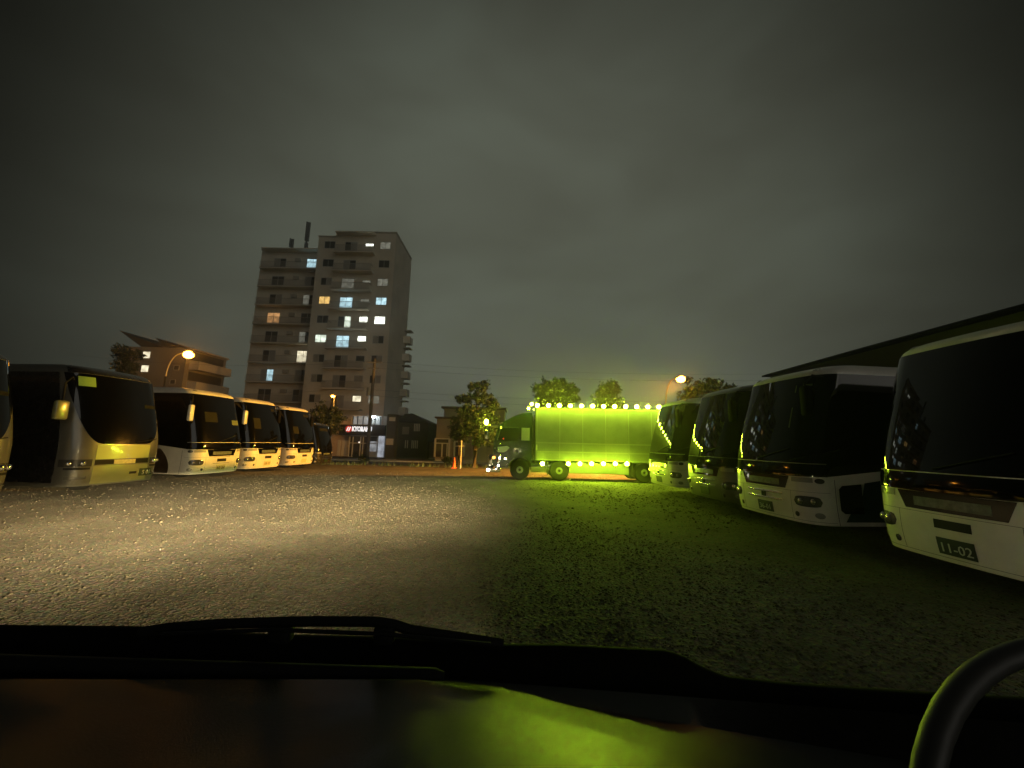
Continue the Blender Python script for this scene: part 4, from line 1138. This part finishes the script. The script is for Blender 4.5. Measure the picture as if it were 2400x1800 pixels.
up_ = P(874, 840, 38.0)
pole = empty('utility_pole', 'tall utility pole standing in front of the shop', 'utility pole', (P(866, 1000, 38).x, 38.0, gz(0, 38)))
hh = up_.z - gz(0, 38)
MB().tube([(0, 0, -.2), (0, 0, hh * .5), (0, 0, hh)], [.18, .16, .12], 10).build('post', mat('pole_concrete', (.15, .13, .10), .9), pole, True)
MB().box((-.8, -.20, hh - .5), (.8, -.12, hh - .38)).box((-.55, -.2, hh - 1.1), (.55, -.12, hh - 1.0)).build('crossarm', POLE, pole)
MB().lathe([(0, -.4), (.22, -.4), (.22, .4), (0, .4)], (-.34, 0, hh - 3.4), 'z', 14).build('transformer', POLE, pole, True)
CAB = mat('cable', (.02, .02, .02), .7)
def cable(label, a, b, sag):
    a, b = Vector(a), Vector(b)
    pts = []
    for t in np.linspace(0, 1, 22):
        q = a.lerp(b, t); q.z -= sag * 4 * t * (1 - t); pts.append(q)
    tag(MB().tube(pts, .008, 5).build('power_cable', CAB), label, 'cable', 'overhead power cables')
pb = Vector((P(866, 1000, 38).x, 38, gz(0, 38)))
for i, (z1, z2, lb) in enumerate(((hh - .35, hh - .3, 'topmost power cable running from the utility pole over the truck'), (hh - 1.0, hh - .95, 'second power cable down from the pole top, running over the trees'),
                                 (hh - 3.2, hh - 3.0, 'power cable from below the transformer, above the dark house'), (hh - 3.8, hh - 3.7, 'lowest power cable right of the pole, just over the house roofs'))):
    cable(lb, pb + Vector((0, -.15, z1)), (34, 38, gz(0, 38) + z2), .7)
cable('power cable from the utility pole to the left across the tower foot', pb + Vector((0, -.15, hh - 2.9)), (-46, 38, gz(0, 38) + hh - 3.2), .9)
cable('faint power cable high across the saw tooth block', pb + Vector((0, -.15, hh - .3)), (-46, 38, gz(0, 38) + hh - .2), .8)

cone_p = at(1064, 1098, 31)
cone = empty('traffic_cone', 'orange traffic cone at the edge of the lot near the white post', 'traffic cone', (cone_p[0], cone_p[1], gz(0, 31)))
CON = mat('cone_orange', (.75, .12, .02), .5)
MB().lathe([(.16, .04), (.15, .06), (.035, .84), (0.0, .85)], (0, 0, 0), 'z', 20).build('cone_body', CON, cone, True)
MB().bbox((-.21, -.21, 0), (.21, .21, .045), .015).build('base', CON, cone)
wp = at(1079, 1096, 31)
tp = P(1079, 1032, 31).z - gz(0, 31)
post = MB().tube([(0, 0, -.1), (0, 0, tp)], .05, 10).tube([(-.25, 0, tp - .45), (.3, 0, tp - .45)], .03, 8).build('signpost', BARW)
post.location = (wp[0], 31, gz(0, 31)); tag(post, 'slim white post standing beside the orange cone', 'post')
cp = MB()
# ------------------------------------------------------------------ the vehicle the picture is taken from
van = empty('van', 'dark van cab the picture is taken from: dashboard, wipers and steering wheel', 'van', (0, 0, 0))
DASH = mat('dash_plastic', (.008, .0075, .006), 0.26, spec=.115, var=.25, vscale=30, bump=.12, bscale=260)
def sheet(name, rows, m, sharp=28):
    k = len(rows[0])
    v = [p for r in rows for p in r]
    f = [(i*k+j, i*k+j+1, (i+1)*k+j+1, (i+1)*k+j) for i in range(len(rows) - 1) for j in range(k - 1)]
    o = link(name, v, f, m, van, smooth=True); o.data.set_sharp_from_angle(angle=R_(sharp)); return o
rows = []
for px in np.linspace(-500, 2900, 70):
    ye = 1590 + max(px - 1050, (px - 1050) * .02) * .077
    e = P(px, ye, 1.06)
    c_ = P(px, max(1630 + (px - 1200) * .167, ye + 4), .975)
    c2 = Vector((c_.x, c_.y - .012, c_.z + .001))
    tl = math.tan(R_(3 + 14.5 * math.exp(-((px - 1380) / 430) ** 2)))
    rows.append([e + Vector((0, .03, -.06)), e, c_ + Vector((0, .004, -.001)), c_ + Vector((0, -.004, .002)), c2 + Vector((0, -.10, .10 * tl)), c2 + Vector((-.0, -.22, .22 * tl)),
                 c2 + Vector((0, -.40, .22 * tl + .04)), c2 + Vector((0, -.55, .22 * tl + .03)), c2 + Vector((0, -.62, -.1)), c2 + Vector((0, -.62, -.5))])
sheet('dashboard', rows, DASH)
crest = [(-700, 1452), (-150, 1464), (0, 1468), (300, 1471), (430, 1475), (520, 1486), (700, 1492), (900, 1496), (1000, 1503), (1180, 1514), (1310, 1514), (1560, 1527), (1600, 1538), (1640, 1562), (1700, 1588), (1850, 1606), (2100, 1624), (2400, 1642), (3000, 1670)]
cpx = [q[0] for q in crest]; cpy = [q[1] for q in crest]
rows = []
for px in np.linspace(-700, 3000, 150):
    c_ = P(px, float(np.interp(px, cpx, cpy)), 1.17)
    rows.append([c_ + Vector((0, .28, -.75)), c_ + Vector((0, .25, -.24)), c_ + Vector((0, .05, -.018)), c_ + Vector((0, .012, -.001)), c_, c_ + Vector((0, -.012, -.004)), c_ + Vector((0, -.035, -.05)), c_ + Vector((0, -.05, -.35))])
sheet('cowl', rows, mat('cowl_plastic', (.005, .005, .005), .8, spec=.04), 60)
def smooth_pts(pts, n=40):
    t = np.arange(len(pts)); q = np.linspace(0, len(pts) - 1, n)
    A = np.array([list(p) for p in pts]); 
    return [Vector([float(np.interp(x, t, A[:, k])) for k in range(3)]) for x in q]
wm = MB()
arm = [P(px, py, 1.13) for px, py in ((330, 1482), (390, 1472), (520, 1462), (720, 1456), (880, 1457), (925, 1464), (960, 1476), (1060, 1491), (1180, 1510))]
wm.tube(smooth_pts(arm), .0135, 8)
a_ = P(660, 1478, 1.13); wm.bbox(a_ + Vector((-.03, -.02, -.03)), a_ + Vector((.03, .02, .015)), .012)
a_ = P(900, 1480, 1.13); wm.bbox(a_ + Vector((-.025, -.02, -.03)), a_ + Vector((.03, .02, .02)), .012)
w1 = wm.build('wiper', MATTE, van, True)
bl = MB().tube([P(px, py, 1.10) for px, py in ((380, 1486), (640, 1476), (900, 1486), (1150, 1510))], .005, 6)
bl.build('wiper_blade', MATTE, w1, True)
MB().tube([P(-300, 1544, 1.05), P(1020, 1586, 1.05), P(1040, 1588, 1.05)], [.019, .019, .012], 10).build('wiper', MATTE, van, True)
Aw, Bw = P(2400, 1528, .45), P(2215, 1676, .42)
u = (Bw - Aw).normalized(); t_ = Vector((1, -.2, -.30)); pv_ = (t_ - u * t_.dot(u)).normalized()
rw = .31
sc_ = (Aw + Bw) / 2 + pv_ * math.sqrt(rw ** 2 - ((Aw - Bw).length / 2) ** 2)
st = MB(); e1, e2 = u, pv_
st.tube([sc_ + (e1 * math.cos(a) + e2 * math.sin(a)) * rw for a in np.linspace(0, 2 * math.pi, 65)], .0115, 12, cap=False)
sw = st.build('steering_wheel', mat('wheel_vinyl', (.045, .045, .04), .5, spec=.4), van, True)
nv = e1.cross(e2); nv = nv if nv.z < 0 else -nv
sp = MB()
for a in (R_(60), R_(180), R_(300)):
    sp.tube([sc_ + nv * .03, sc_ + (e1 * math.cos(a) + e2 * math.sin(a)) * rw * .97], .012, 8)
sp.sphere(sc_ + nv * .03, .06, (1, 1, .6), 2)
sp.tube([sc_ + nv * .03, sc_ + nv * .4], .028, 10)
sp.build('wheel_spoke', MATTE, sw, True)

for x in (-.9, -.1):
    MB().lathe([(.0, -.04), (.06, -.03), (.085, 0), (.085, .03), (.0, .03)], (x, 1.58, .98), 'y', 20).build('headlight', LENS, van, True)
# ------------------------------------------------------------------ haze box added for the glow around the lamps
HZM = bpy.data.materials.new('haze_air'); HZM.use_nodes = True
t = HZM.node_tree; t.nodes.clear()
o_ = N(t, 'ShaderNodeOutputMaterial'); pvn = N(t, 'ShaderNodeVolumePrincipled')
pvn.inputs['Color'].default_value = (.9, .9, .9, 1)
pvn.inputs['Density'].default_value = 0.0030
pvn.inputs['Anisotropy'].default_value = 0.92
t.links.new(pvn.outputs[0], o_.inputs['Volume'])
hz = MB().box((-70, -40, -2.0), (70, 80, 40)).build('haze', HZM)
tag(hz, kind='stuff')
